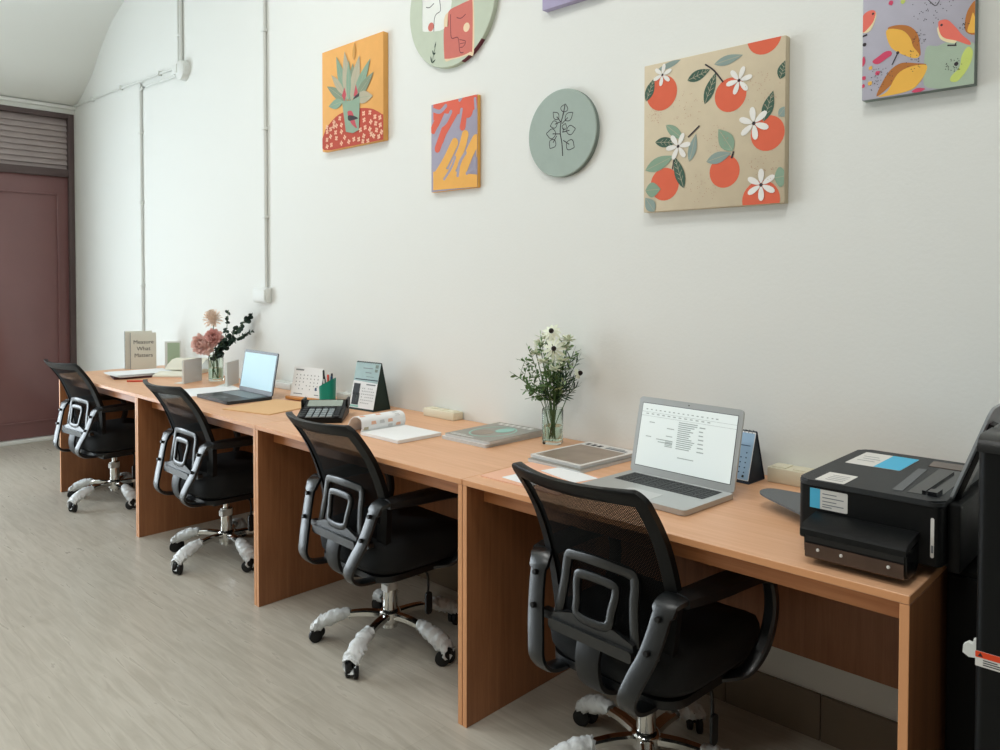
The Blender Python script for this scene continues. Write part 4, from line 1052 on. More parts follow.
# white coneflower bouquet
VX, VY = 3.565, -.105
vase('square clear glass vase holding the white coneflowers on the third desk', VX, VY, .034, .128)
def V2(px, py, fwd=0): return Vector((VX, VY, TH))+RV*((px-551)/277)+FV*fwd+Vector((0, 0, (443-py)/277))
def B2(i): return Vector((VX+.012*cos(i*2.1), VY+.012*sin(i*2.1), TH+.016))
coneflower('topmost white coneflower with a dark brown centre', B2(0), V2(549, 329, -.02), (.35, -.75, .55), .036)
coneflower('white coneflower with drooping petals just below the topmost one', B2(1), V2(551, 346, -.045), (.5, -.8, .15), .046)
coneflower('small drooping coneflower leaning out to the right of the bouquet', B2(2), V2(578, 372, .0), (.75, .2, .25), .022, .8, 9)
for i, (x, y, f) in enumerate([(538, 343, .01), (562, 346, .0), (566, 338, -.01), (541, 360, -.03), (545, 337, .01), (558, 358, -.04), (534, 352, .0), (552, 366, -.05)]):
    t = thing('white_blossom', 'small greenish white blossom among the leaves of the coneflower bouquet', 'flower', tuple(B2(i+3)), group='small pale blossoms in the bouquet')
    b = B2(i+3); hd = V2(x, y, f)-b
    bm = new(); stemtube(bm, [Vector((0, 0, 0)), hd*.5+Vector((0, 0, .01)), hd]); finish('stem', bm, 'stem_green', t)
    bm = new()
    for k in range(22):
        a = k*2.4; d = Vector((cos(a), sin(a), rnd.uniform(-.3, .9))); leaf(bm, hd+d*.002, d, rnd.uniform(.020, .032), .013, fold=.2)
    finish('petals', bm, 'petal_white', t)
for i, (x, y, f, m, n, L, Wd, tw, lab) in enumerate([
    (511, 372, -.02, 'leaf_green', 14, .024, .011, 6, 'leafy sprig reaching furthest left from the coneflower bouquet'),
    (522, 387, -.05, 'leaf_green', 14, .024, .011, 6, 'low leafy sprig hanging left above the glass vase'),
    (526, 346, .0, 'leaf_green', 16, .024, .010, 5, 'thin leafy sprig pointing up at the left of the coneflowers'),
    (539, 334, .01, 'leaf_pale', 18, .028, .011, 5, 'pale sprig rising beside the topmost coneflower'),
    (568, 338, .01, 'leaf_pale', 18, .028, .011, 5, 'pale sprig rising to the right of the topmost coneflower'),
    (545, 368, -.05, 'leaf_green', 22, .034, .011, 7, 'full green sprig in the middle of the coneflower bouquet'),
    (556, 362, -.02, 'leaf_pale', 22, .034, .012, 7, 'pale green sprig behind the lower coneflower')]):
    b = B2(i+1); e = V2(x, y, f); mid = V2(551+(x-551)*.3, 400, f*.3)
    sprig(lab, b, [b, mid, (mid+e)/2+Vector((0, 0, .012)), e], m, n, L, Wd, twigs=tw)
for i, (x, y, f) in enumerate([(572, 350, .0), (577, 358, .015), (575, 385, -.01), (573, 377, .02), (568, 365, -.03), (562, 355, .02), (557, 372, -.05), (540, 385, -.04)]):
    b = B2(i); e = V2(x, y, f); mid = V2(553, 402, 0)
    sprig('dark feathery sprig with needle leaves in the coneflower bouquet', b, [b, mid, (mid+e)/2-Vector((0, 0, .004)), e], 'leaf_deep', 40, .034, .0042, name='feathery_sprig', start=.3, upb=1.0)['group'] = 'feathery needle sprigs'
# roses and eucalyptus
WX, WY = 1.03, -.15
vase('clear glass vase holding pink roses and eucalyptus by the thin laptop', WX, WY, .042, .15, False)
def V1(px, py, fwd=0): return Vector((WX, WY, TH))+RV*((px-216)/170)+FV*(fwd-.05*max(0, px-216)/40)+Vector((0, 0, (379-py)/170))
def B1(i): return Vector((WX+.015*cos(i*2.1), WY+.015*sin(i*2.1), TH+.016))
def rose(label, base, head, R, m, nrm, layers=5, name='rose'):
    t = thing(name, label, 'flower', tuple(base)); b = Vector(base); hd = Vector(head)-b; n = Vector(nrm).normalized()
    bm = new(); stemtube(bm, [Vector((0, 0, 0)), hd*.5-n*.01, hd-n*R*.5], .0025); finish('stem', bm, 'stem_green', t)
    bm = new(); N = 70 if name == 'carnation' else 46
    for k in range(N):
        z = 1-1.75*(k+.5)/N; a = k*2.399963; q = math.sqrt(max(0, 1-z*z)); o = n.orthogonal().normalized(); p = n.cross(o)
        d = (n*z+o*(q*cos(a))+p*(q*sin(a))).normalized(); side = d.cross(n).normalized() if d.cross(n).length > .05 else o
        up = side.cross(d).normalized(); c = hd+d*R*.62; Lp = R*rnd.uniform(.5, .68); Wp = R*rnd.uniform(.55, .8)*(1 if name == 'rose' else .55)
        dd = (d*.75+up*.75*(1 if z > -.2 else .2)).normalized(); rows = []
        for j in range(4):
            f = j/3; ww = Wp*(.45+.6*sin(pi*(f*.8+.1))); rows.append([bm.verts.new(c+dd*(Lp*f)+d*(.22*R*f*f)+side*(ww*(v-.5))-d*((v-.5)**2*Wp*.8)+d*rnd.uniform(-.002, .002)) for v in (0, .25, .5, .75, 1)])
        for r0, r1 in zip(rows, rows[1:]):
            for v in range(4): bm.faces.new((r0[v], r0[v+1], r1[v+1], r1[v]))
    lathe(bm, [(0, -R*.62), (R*.45, -R*.4), (R*.62, 0), (R*.45, R*.4), (0, R*.62)], seg=12, M=Matrix.Translation(hd))
    finish('petals', bm, m, t, smooth=80)
rose('large pink rose lowest at the left of the bouquet', B1(0), V1(205, 342, -.03), .052, 'petal_pink', (.5, -.8, .1))
rose('pink rose touching the eucalyptus on its right', B1(1), V1(216, 335, -.03), .040, 'petal_rose', (.7, -.6, .2))
rose('peach carnation standing highest above the pink roses', B1(2), V1(213, 317, 0), .043, 'petal_peach', (.2, -.3, .9), 6, 'carnation')
def euca(label, i, pts, n, R):
    b = B1(i); t = thing('eucalyptus_branch', label, 'foliage', tuple(b)); P = cr([p-b for p in [b]+pts], 10)
    bm = new(); tube(bm, P, .0016, seg=6); finish('stem', bm, 'stem_green', t); bm = new()
    for k in range(n):
        f = .30+.70*k/n; p = P[int(f*(len(P)-1))]
        for sg in (0, 1, 2):
            a = rnd.uniform(0, 2*pi); d = Vector((cos(a), sin(a)*.6, rnd.uniform(-.5, .8))).normalized(); rr_ = R*rnd.uniform(.7, 1.1)*(1.15-.25*f)
            nn = d.cross(Vector((rnd.uniform(-1, 1), rnd.uniform(-1, 1), rnd.uniform(-1, 1)))).normalized(); tt = d.cross(nn)
            c = p+d*rr_; vs = [bm.verts.new(c+d*(rr_*cos(2*pi*q/10))+tt*(rr_*sin(2*pi*q/10))) for q in range(10)]; bm.faces.new(vs)
    finish('leaves', bm, 'leaf_euca', t, smooth=0)
euca('eucalyptus branch stretching furthest to the upper right of the roses', 3, [V1(220, 352, 0), V1(237, 330, -.0), V1(255, 312, -.0)], 22, .0155)
euca('eucalyptus branch leaning right below the longest branch', 4, [V1(219, 352, 0), V1(236, 338, -.01), V1(256, 329, -.01)], 22, .0155)
euca('thin upright eucalyptus branch behind the roses', 0, [V1(221, 350, 0), V1(227, 332, 0), V1(230, 308, 0)], 14, .012)
euca('short dark eucalyptus branch at the neck of the rose vase', 5, [V1(217, 356, -.02), V1(222, 345, -.03), V1(228, 336, -.03)], 12, .014)

# ------------------------------------------------------------------ laptops
def laptop(label, loc, rz, w, d, hinge_back, sh, tilt, mb, ms, mk, mbez, marks, touch, rows=5, cut=None, bez=.014, thick=.014):
    t = thing('laptop', label, 'laptop', loc, radians(rz))
    bm = new(); prism(bm, rrect(-w/2, -d/2, w/2, d/2, .012), lambda u, v, q: (u, v, q+.002), thick); finish('base', bm, mb, t)
    bm = new(); prism(bm, rrect(-w/2+.006, -d/2+.006, w/2-.006, d/2-.006, .01), lambda u, v, q: (u, v, q), .002); finish('underside', bm, 'rubber', t)
    zt = thick+.002
    bm = new(); kw = w*.84; kh = d*.40; ky = d*.02
    nk = 14
    for r in range(rows):
        rh = kh/rows
        for c in range(nk):
            if r == 0 and 4 <= c <= 8:
                if c > 4: continue
                x0, x1 = -kw/2+4*kw/nk, -kw/2+9*kw/nk
            else: x0, x1 = -kw/2+c*kw/nk, -kw/2+(c+1)*kw/nk
            box(bm, (x0+.0012, ky+r*rh+.0012, zt-.001), (x1-.0012, ky+(r+1)*rh-.0012, zt+.0012))
    finish('keyboard', bm, mk, t, smooth=0)
    bm = new(); prism(bm, rrect(-kw/2-.002, ky-.002, kw/2+.002, ky+kh+.002, .003), lambda u, v, q: (u, v, zt-.0005+q), .0007); finish('keyboard_well', bm, mbez if mk == 'keys' else 'lap_dark', t)
    bm = new(); prism(bm, rrect(-touch[0]/2, -d/2+.008, touch[0]/2, -d/2+.008+touch[1], .003), lambda u, v, q: (u, v, zt-.0003+q), .0008); finish('touchpad', bm, ms, t)
    # screen lid
    M = Matrix.Translation((0, d/2-.006, zt)) @ Matrix.Rotation(radians(tilt), 4, 'X')
    lid = new(); prism(lid, rrect(-w/2, 0, w/2, sh, .012), lambda u, v, q: M @ Vector((u, .006-q, v)), .006); l = finish('screen_lid', lid, mb, t)
    bm = new(); prism(bm, rrect(-w/2+bez, .020, w/2-bez, sh-bez-.004, .002), lambda u, v, q: M @ Vector((u, .0002-q, v)), .0006); finish('bezel_line', bm, mbez, l)
    bm = new(); prism(bm, rrect(-w/2+bez+.002, .022, w/2-bez-.002, sh-bez-.006, .001), lambda u, v, q: M @ Vector((u, -.0003-q, v)), .0006); finish('display', bm, marks[0], l)
    if marks[1]:
        bm = new(); x0, x1, z0, z1 = -w/2+bez+.002, w/2-bez-.002, .022, sh-bez-.006
        for (a, b, c, e) in marks[1]:
            quad(bm, [M @ Vector((x0+(x1-x0)*u, -.0012, z0+(z1-z0)*v)) for u, v in ((a, b), (c, b), (c, e), (a, e))])
        finish('window_text', bm, 'screen_grey', l, smooth=0, recalc=False)
    bm = new(); lathe(bm, [(0, .0009), (.002, .0009), (.002, 0)], seg=10, M=M @ Matrix.Translation((0, 0, sh-.009)) @ Matrix.Rotation(pi/2, 4, 'X')); finish('webcam', bm, 'ink', l)
    return t
rnd2 = random.Random(11)
MK = [(0, .862, 1, .866), (0, .80, 1, .804)]
for i in range(16): MK.append((.04+i*.05+rnd2.uniform(0, .01), .90, .04+i*.05+.025, .915))
for i in range(12): MK.append((.05+i*.06, .83, .05+i*.06+.03, .845))
for i in range(14):
    z = .76-i*.031; MK.append((.42, z, .42+rnd2.uniform(.12, .2), z+.014))
    if i % 2: MK.append((.64, z, .64+rnd2.uniform(.04, .07), z+.016))
for (a, z, b) in ((.10, .70, .16), (.30, .64, .38), (.30, .52, .37), (.08, .47, .14), (.2, .45, .38), (.22, .41, .38), (.45, .22, .62)): MK.append((a, z, b, z+.012))
for k in range(5): MK.append((.30, .36+k*.022, .38, .372+k*.022))
laptop('silver laptop open on the nearest desk, showing a white document page', (4.200, -.420, TH), -3.5, .352, .240, 0, .228, -13, 'alu', 'alu_light', 'keys', 'alu_edge', ('screen_white', MK), (.11, .072), 6, bez=.013)
laptop('thin dark laptop open on the second desk with a pale blue reflection painted on its screen', (1.745, -.405, TH), -1, .345, .235, 0, .215, -10, 'lap_dark', 'lap_grey', 'key_light', 'lap_dark', ('screen_reflection', None), (.10, .06), 5, bez=.008)

# ------------------------------------------------------------------ desk two / three things
slab('tan manila folder lying flat in front of the white month calendar', 'manila_folder', 'folder', (2.115, -.405, TH), 14, .30, .33, .004, 'manila')
def calendar_grid(x0, z0, x1, z1, nx, nz, s=.004):
    out = []
    for i in range(nx):
        for j in range(nz):
            x = x0+(x1-x0)*(i+.5)/nx; z = z0+(z1-z0)*(j+.5)/nz
            if rnd2.random() < .9: out.append((x-s/2, z-s/2, x+s/2, z+s/2, 0))
    return out
# white calendar on a wooden base
t = thing('desk_calendar', 'white month calendar card standing in a wooden base', 'calendar', (2.07, -.195, TH+.0045), radians(12))
bm = new(); box(bm, (-.118, -.028, 0), (.118, .028, .016), bev=.002); finish('wooden_base', bm, 'wood_stand', t)
M = Matrix.Translation((0, -.01, .0155)) @ Matrix.Rotation(radians(-12), 4, 'X')
bm = new(); prism(bm, rrect(-.1, 0, .1, .145, .002), lambda u, v, q: M @ Vector((u, .001-q, v)), .003); c = finish('month_card', bm, 'paper', t)
flat_marks([(-.085, .128, -.03, .135, 0)]+calendar_grid(-.085, .03, .085, .115, 7, 5, .0055)+[(.06, .035, .072, .05, 1), (-.08, .012, -.02, .016, 0), (.06, .012, .09, .016, 0)], ['ink_grey', 'blue_ink'], c, 'printed_month', lambda u, v: M @ Vector((u, -.0026, v)))
M2 = Matrix.Translation((0, .048, 0)) @ Matrix.Rotation(radians(12), 4, 'X')
bm = new(); prism(bm, rrect(-.09, .0, .10, .135, .002), lambda u, v, q: Matrix.Translation((0, .055, .017)) @ Matrix.Rotation(radians(16), 4, 'X') @ Vector((u, -q, v)), .002)
box(bm, (-.1, .025, 0), (.1, .06, .017)); finish('back_board', bm, 'green_dark', t)
# pen cup
t = thing('pen_cup', 'teal pen cup with a slanted rim holding pens', 'pen cup', (2.238, -.185, TH), radians(38))
bm = new(); n = 28; o = []; 
def cup(r, k): 
    a = 2*pi*k/n; e = .6; return (math.copysign(abs(cos(a))**e, cos(a))*r, math.copysign(abs(sin(a))**e, sin(a))*r)
rows = []
for (r, zf) in ((.034, lambda u: 0), (.037, lambda u: .108+.55*u), (.034, lambda u: .108+.55*u), (.032, lambda u: .006)):
    rows.append([bm.verts.new((*cup(r, k), zf(cup(r, k)[0]))) for k in range(n)])
for a, b in zip(rows, rows[1:]):
    for k in range(n): bm.faces.new((a[k], a[(k+1) % n], b[(k+1) % n], b[k]))
bm.faces.new(rows[0][::-1]); bm.faces.new(rows[-1]); finish('cup_body', bm, 'teal', t)
for (dx, dy, tx, ty, L, m, cap, lab) in ((-.012, -.006, -.02, -.012, .165, 'pvc_white', 'ink', 'white pen with a black cap, tallest in the teal cup'), (.006, .0, .01, -.004, .145, 'red', 'red', 'red pen standing in the teal cup'),
                                 (.012, .012, .02, .014, .15, 'ink', 'ink', 'black pen standing in the teal cup behind the red one'), (-.004, .012, -.008, .018, .15, 'pvc_white', 'pvc_white', 'plain white pen standing in the teal cup'), (.018, -.004, .026, .008, .138, 'blue_ink', 'blue_ink', 'dark blue pen at the right rim of the teal cup')):
    pen(lab, (2.238+dx, -.185+dy, TH+.008), (2.238+tx*.9, -.185+ty*.9, TH+L), m, .0045, cap)
# tent calendars
def tent(label, loc, rz, w, h, d, side, build):
    t = thing('desk_calendar', label, 'calendar', loc, radians(rz))
    th = math.atan2(d/2, h); L = math.hypot(d/2, h)
    for s in (-1, 1):
        bm = new(); M = Matrix.Translation((0, s*d/2, .001)) @ Matrix.Rotation(s*th, 4, 'X')
        prism(bm, rrect(-w/2, 0, w/2, L, .002), lambda u, v, q: M @ Vector((u, (q-.001), v)), .002); finish('board', bm, side, t)
    for s in (-1, 1):
        bm = new(); prism(bm, [(-d/2, 0), (d/2, 0), (0, h*.995)], lambda u, v, q: (s*(w/2-.003-q), u, v+.001), .0015); finish('side_gusset', bm, side, t)
    bm = new(); box(bm, (-w/2, -d/2, 0), (w/2, d/2, .0012)); finish('floor_board', bm, side, t)
    M = Matrix.Translation((0, -d/2, .001)) @ Matrix.Rotation(-th, 4, 'X')
    bm = new(); prism(bm, rrect(-w/2+.002, .008, w/2-.002, L-.004, .002), lambda u, v, q: M @ Vector((u, -.0012-q, v)), .0012); sh = finish('calendar_sheet', bm, 'paper', t)
    build(t, sh, M, w, L)
    bm = new()
    for i in range(int(w/.012)):
        x = -w/2+.008+i*.012; 
        P = [Vector((x, .006*cos(a), h-.003+.006*sin(a))) for a in [2*pi*k/8 for k in range(8)]]
        sweep(bm, P, (1, 0, 0), .0015, .0012, closed=True)
    finish('wire_binding', bm, 'steel_grey', t)
def cal_a(t, sh, M, w, L):
    f = lambda u, v: M @ Vector((u, -.0028, v))
    bm = new(); prism(bm, [(-w/2+.002, L*.60), (w/2-.002, L*.57), (w/2-.002, L-.004), (-w/2+.002, L-.004)], lambda u, v, q: M @ Vector((u, -.0024-q, v)), .0004); finish('header_panel', bm, 'calendar_head', sh)
    f2 = lambda u, v: M @ Vector((u, -.0032, v))
    flat_marks([(-.03, L*.86, .035, L*.875, 0), (-.01, L*.77, .03, L*.785, 0), (0, L*.69, .05, L*.70, 0), (.05, L*.88, .07, L*.95, 2), (.05, L*.8, .068, L*.86, 2), (-.07, L*.62, w/2-.004, L*.64, 3)]+
               [(.01, L*.52, .07, L*.545, 0)]+[(a, b, c, d_, 0) for a, b, c, d_, _ in calendar_grid(-.015, L*.12, .07, L*.48, 7, 6, .0045)]+[(-.072, L*.30, -.028, L*.54, 1), (-.07, L*.10, -.024, L*.34, 1), (-.045, L*.16, -.035, L*.32, 2), (-.075, L*.05, -.02, L*.09, 4)], ['ink_grey', 'ink', 'edge_grey', 'navy', 'aqua'], sh, 'printed_month', f2)
tent('tall desk calendar with dark green sides, black photo and blue header', (2.480, -.120, TH), 6, .165, .215, .105, 'green_dark', cal_a)
def cal_b(t, sh, M, w, L):
    bm = new(); prism(bm, rrect(-w/2+.004, .01, w/2-.004, L-.008, .002), lambda u, v, q: M @ Vector((u, -.0024-q, v)), .0004); finish('blue_page', bm, 'sky_blue', sh)
    flat_marks([(a, b, c, d_, 0) for a, b, c, d_, _ in calendar_grid(-.06, L*.15, w/2-.012, L*.62, 8, 5, .004)]+[(.03, L*.70, w/2-.012, L*.715, 0), (w/2-.025, .016, w/2-.018, .023, 1)], ['blue_ink', 'ink'], sh, 'printed_month', lambda u, v: M @ Vector((u, -.0031, v)))
tent('pale blue desk calendar with a black side half hidden behind silver laptop', (4.263, -.095, TH), -3, .165, .148, .095, 'navy', cal_b)
# calculator
t = thing('calculator', 'large black desk calculator with a tilted display behind the mesh chair', 'calculator', (2.535, -.405, TH), radians(48)); t.scale = (1.2, 1.2, 1.15)
bm = new(); prism(bm, [(-.10, 0), (.10, 0), (.10, .052), (.088, .056), (.03, .036), (-.10, .018)], lambda u, v, q: (-.08+q, u, v+.001), .16)
bmesh.ops.bevel(bm, geom=[e for e in bm.edges], offset=.003, segments=2, affect='EDGES'); finish('calculator_body', bm, 'plastic_dark', t)
for x in (-.084, .074):
    bm = new(); box(bm, (x, .03, .03), (x+.010, .102, .066), bev=.004); finish('side_horn', bm, 'plastic_dark', t)
M = Matrix.Translation((0, .028, .0375)) @ Matrix.Rotation(math.atan2(.02, .058), 4, 'X')
bm = new(); prism(bm, rrect(-.062, .005, .062, .052, .004), lambda u, v, q: M @ Vector((u, v, q)), .002); finish('display_panel', bm, 'lcd', t)
M = Matrix.Translation((0, -.10, .0195)) @ Matrix.Rotation(math.atan2(.018, .13), 4, 'X')
for m_, sel, nm in (('key_light', 0, 'pale_keys'), ('ink', 1, 'dark_keys')):
    bm = new()
    for i in range(6):
        for j in range(5):
            if ((i in (0, 5)) or j == 4) == bool(sel): box(bm, (-.07+i*.0235, .006+j*.0245, 0), (-.07+i*.0235+.019, .006+j*.0245+.018, .005), bev=.0015, M=M)
    finish(nm, bm, m_, t)
# flip-over planner beside the calculator
t = thing('open_planner', 'open planner with a folded over printed page beside the calculator', 'planner', (2.94, -.40, TH), radians(-1))
bm = new(); prism(bm, rrect(.004, -.105, .235, .105, .004), lambda u, v, q: (u, v, q+.001), .012); finish('page_block', bm, 'paper', t)
P = [(-.0, .004), (.012, .03), (.004, .058), (-.03, .066), (-.062, .052), (-.085, .02), (-.095, .0)]
Pp = cr([(a, 0, b) for a, b in P], 5)
bm = new(); sweep(bm, Pp, (0, 1, 0), .21, .0025, prof=[(-1, -1), (1, -1), (1, 1), (-1, 1)]); fp = finish('folded_page', bm, 'paper', t)
bm = new()
for i in range(3, len(Pp)-6, 3):
    for y in (-.085, -.05, -.01, .03, .07):
        if rnd2.random() < .6:
            p, q = Pp[i], Pp[i+2]; tn = (q-p).normalized(); nn = Vector((tn.z, 0, -tn.x)); nn = nn if nn.dot(p-Vector((-.04, 0, .02))) > 0 else -nn
            quad(bm, [p+nn*.002+Vector((0, y-.012, 0)), p+nn*.002+Vector((0, y+.012, 0)), q+nn*.002+Vector((0, y+.010, 0)), q+nn*.002+Vector((0, y-.010, 0))], rnd2.randint(0, 2))
finish('printed_map', bm, ['paper_pink', 'bone', 'paper_grey'], fp, smooth=0, recalc=False)

def magazine(label, loc, rz, w, d, h, mc, ms, deco):
    t = thing('magazine', label, 'magazine', loc, radians(rz))
    bm = new(); prism(bm, rrect(-w/2, -d/2, w/2, d/2, .002, 2), lambda u, v, q: (u, v, q), h-.001); finish('pages', bm, 'paper_grey', t)
    bm = new(); prism(bm, rrect(-w/2, -d/2, w/2, d/2, .002, 2), lambda u, v, q: (u, v, h-.001+q), .001); c = finish('cover', bm, mc, t)
    if deco: deco(c, w, d, h)
def deco1(c, w, d, h):
    f = lambda u, v: (u, v, h+.0004)
    bm = new()
    sweep(bm, [Vector((.078*cos(a), .10*sin(a)-.01, h+.0004)) for a in [2*pi*k/30 for k in range(30)]], (0, 0, 1), .0006, .006, mi=0, closed=True)
    prism(bm, [(.04*cos(a)-.02, .045*sin(a)-.045) for a in [2*pi*k/16 for k in range(16)]], lambda u, v, q: (u, v, h+q), .0006, 1)
    prism(bm, [(.03*cos(a)+.02, .045*sin(a)+.035) for a in [2*pi*k/16 for k in range(16)]], lambda u, v, q: (u, v, h+q), .0008, 0)
    finish('cover_art', bm, ['aqua', 'mag_brown'], c)
    flat_marks([(-.09+i*.03, d/2-.04, -.09+i*.03+.022, d/2-.015, 0) for i in range(6)]+[(-.1, -d/2+.01, .02, -d/2+.018, 0), (-.1, -d/2+.025, -.03, -d/2+.030, 0)], ['mag_white'], c, 'cover_title', f)
def deco2(c, w, d, h):
    bm = new(); prism(bm, rrect(-w/2+.012, -d/2+.012, w/2-.012, d/2-.055, .004), lambda u, v, q: (u, v, h+q), .0005); finish('cover_photo', bm, 'mag_brown', c)
    flat_marks([(-.09+i*.026, d/2-.045, -.09+i*.026+.016, d/2-.020, 0) for i in range(3)]+[(.0, d/2-.045, .09, d/2-.030, 1), (.0, d/2-.025, .07, d/2-.018, 1)], ['ink', 'ink_grey'], c, 'cover_title', lambda u, v: (u, v, h+.0006))
magazine('lower magazine of the pair lying left of the coneflower vase', (3.335, -.185, TH), -1, .235, .30, .012, 'mag_white', None, None)
magazine('grey covered magazine with a pink and aqua ring, left of the coneflower vase', (3.342, -.178, TH+.0125), 1, .23, .30, .011, 'mag_grey', None, deco1)
magazine('lower magazine under the one with a brown cover photo', (3.808, -.238, TH+.0001), -3, .225, .295, .010, 'mag_grey', None, None)
magazine('white bordered magazine with a brown cover photo left of silver laptop', (3.802, -.222, TH+.0105), -4, .222, .29, .010, 'mag_white', None, deco2)
slab('peach folder lying at the left front of the nearest desk', 'paper_folder', 'folder', (3.865, -.505, TH), 0, .31, .235, .003, 'paper_pink')
slab('white sheet lying on the peach folder at the desk front', 'paper_sheet', 'paper', (3.845, -.55, TH+.0032), -6, .13, .105, .001, 'paper')
slab('white sheet partly under the brown cover magazines', 'paper_sheet', 'paper', (3.90, -.43, TH+.0032), -14, .17, .09, .001, 'paper')

# ------------------------------------------------------------------ printer
t = thing('printer', 'black inkjet printer with blue and white stickers on the nearest desk', 'printer', (4.665, -.57, TH))
bm = new(); prism(bm, rrect(0, 0, .285, .40, .012), lambda u, v, q: (u, v, .028+q), .118); box(bm, (.006, .085, .0062), (.279, .394, .030), bev=.002); finish('printer_body', bm, 'printer_black', t)
bm = new(); prism(bm, rrect(-.003, -.004, .288, .404, .025), lambda u, v, q: (u, v, .1475+q), .0115)
bmesh.ops.bevel(bm, geom=[e for e in bm.edges if abs(e.verts[0].co.z-e.verts[1].co.z) < 1e-4 and e.verts[0].co.z > .155], offset=.004, segments=2, affect='EDGES')
lid = finish('scanner_lid', bm, 'printer_top', t)
def lidbox(nm, pts, z0, z1, m):
    bm = new(); prism(bm, pts, lambda u, v, q: (u, v, z0+q), z1-z0); finish(nm, bm, m, lid)
lidbox('lid_strip', [(.184, .033), (.203, .035), (.188, .268), (.170, .268)], .1588, .1600, 'printer_grey')
lidbox('paper_slot', [(.212, .035), (.272, .040), (.270, .30), (.206, .30)], .1588, .1598, 'printer_gloss')
lidbox('slot_rib', [(.236, .05), (.243, .05), (.243, .27), (.236, .27)], .1598, .1645, 'printer_gloss')
lidbox('slot_latch', [(.250, .035), (.268, .035), (.268, .075), (.250, .06)], .1598, .168, 'printer_gloss')
lidbox('lid_badge', [(.180, .31), (.255, .31), (.250, .372), (.175, .372)], .1588, .1602, 'tank_brown')
# ink tank on the side facing the desk front
bm = new(); prism(bm, [(-.0005, .03), (-.02, .010), (-.070, .010), (-.082, .026), (-.085, .068), (-.080, .074), (-.0005, .074)], lambda u, v, q: (.046+q, u, v), .200)
bmesh.ops.bevel(bm, geom=[e for e in bm.edges], offset=.004, segments=2, affect='EDGES'); tk = finish('ink_tank', bm, 'printer_gloss', t)
bm = new(); prism(bm, [(-.0855, .018), (-.080, .014), (-.080, .046), (-.0875, .046)], lambda u, v, q: (.050+q, u, v), .192); finish('tank_window', bm, 'tank_brown', tk)
for x in (.078, .125, .215):
    bm = new(); lathe(bm, [(0, .003), (.0026, .003), (.0035, 0), (0, 0)], seg=10, M=Matrix.Translation((x, -.0875, .036)) @ Matrix.Rotation(pi/2, 4, 'X')); finish('tank_button', bm, 'sticker_white', tk)
bm = new(); prism(bm, [(-.0015, .092), (-.074, .083), (-.088, .074), (-.088, .062), (-.082, .068), (-.0015, .076)], lambda u, v, q: (.040+q, u, v), .206); finish('tank_lid', bm, 'printer_black', tk)
# stickers
def sticker(nm, u0, v0, u1, v1, f, mats, parts):
    bm = new(); prism(bm, rrect(u0, v0, u1, v1, .003), lambda u, v, q: f(u, v, q), .0006)
    s = finish(nm, bm, mats[0], t)
    flat_marks(parts, mats[1:], s, nm+'_print', lambda u, v: f(u, v, .0010))
fy = lambda u, v, q: (u, -.0003-q, v)
sticker('front_sticker', .026, .098, .106, .141, fy, ['sticker_white', 'cyan', 'ink_grey'], [(.026, .098, .048, .141, 0)]+[(.053, z, .053+l, z+.002, 1) for z, l in ((.131, .03), (.123, .045), (.115, .03), (.108, .045), (.103, .02))])
sticker('small_side_sticker', .266, .045, .2725, .125, fy, ['sticker_white', 'ink_grey'], [(.2675, .055, .2715, .07, 0)])
ft = lambda u, v, q: (u, v, .1592+q)
sticker('top_sticker_small', .034, .004, .096, .092, ft, ['sticker_white', 'ink_grey'], [(.05, .02+.015*i, .088, .023+.015*i, 0) for i in range(4)])
sticker('top_sticker_blue', .024, .212, .146, .362, ft, ['sticker_white', 'cyan', 'ink_grey'], [(.088, .212, .146, .362, 0), (.035, .26, .075, .264, 1), (.04, .285, .08, .289, 1), (.035, .31, .07, .314, 1)])
# output tray at the left, rear paper feeder at the right
bm = new(); pl = [(.002, .13), (-.05, .142), (-.12, .182), (-.185, .222), (-.207, .252), (-.198, .292), (-.15, .307), (.002, .33)]
pp = [(p.x, p.y) for p in cr([(a, b, 0) for a, b in pl], 4)]
prism(bm, pp, lambda u, v, q: (u, v, .028-.03*u+q), .005)
box(bm, (-.02, .10, .006), (.004, .30, .030), bev=.002); finish('output_tray', bm, 'printer_grey', t)
M = Matrix.Translation((.276, .0, .135)) @ Matrix.Rotation(radians(20), 4, 'Y')
bm = new(); prism(bm, rrect(.06, 0, .37, .225, .02), lambda u, v, q: M @ Vector((q, u, v)), .005); pf = finish('paper_feeder', bm, 'feeder_grey', t)
bm = new(); prism(bm, [(.085, .02), (.125, .02), (.125, .19), (.085, .19)], lambda u, v, q: M @ Vector((.0055+q, u, v)), .010); finish('feeder_guide', bm, 'printer_gloss', pf)
bm = new(); box(bm, (.285, .04, .01), (.31, .36, .15), bev=.006); finish('feeder_housing', bm, 'printer_black', t)
for x, y in ((.02, .10), (.24, .10), (.02, .35), (.24, .35)):
    bm = new(); box(bm, (x, y, 0), (x+.02, y+.02, .0065)); finish('rubber_foot', bm, 'rubber', t)

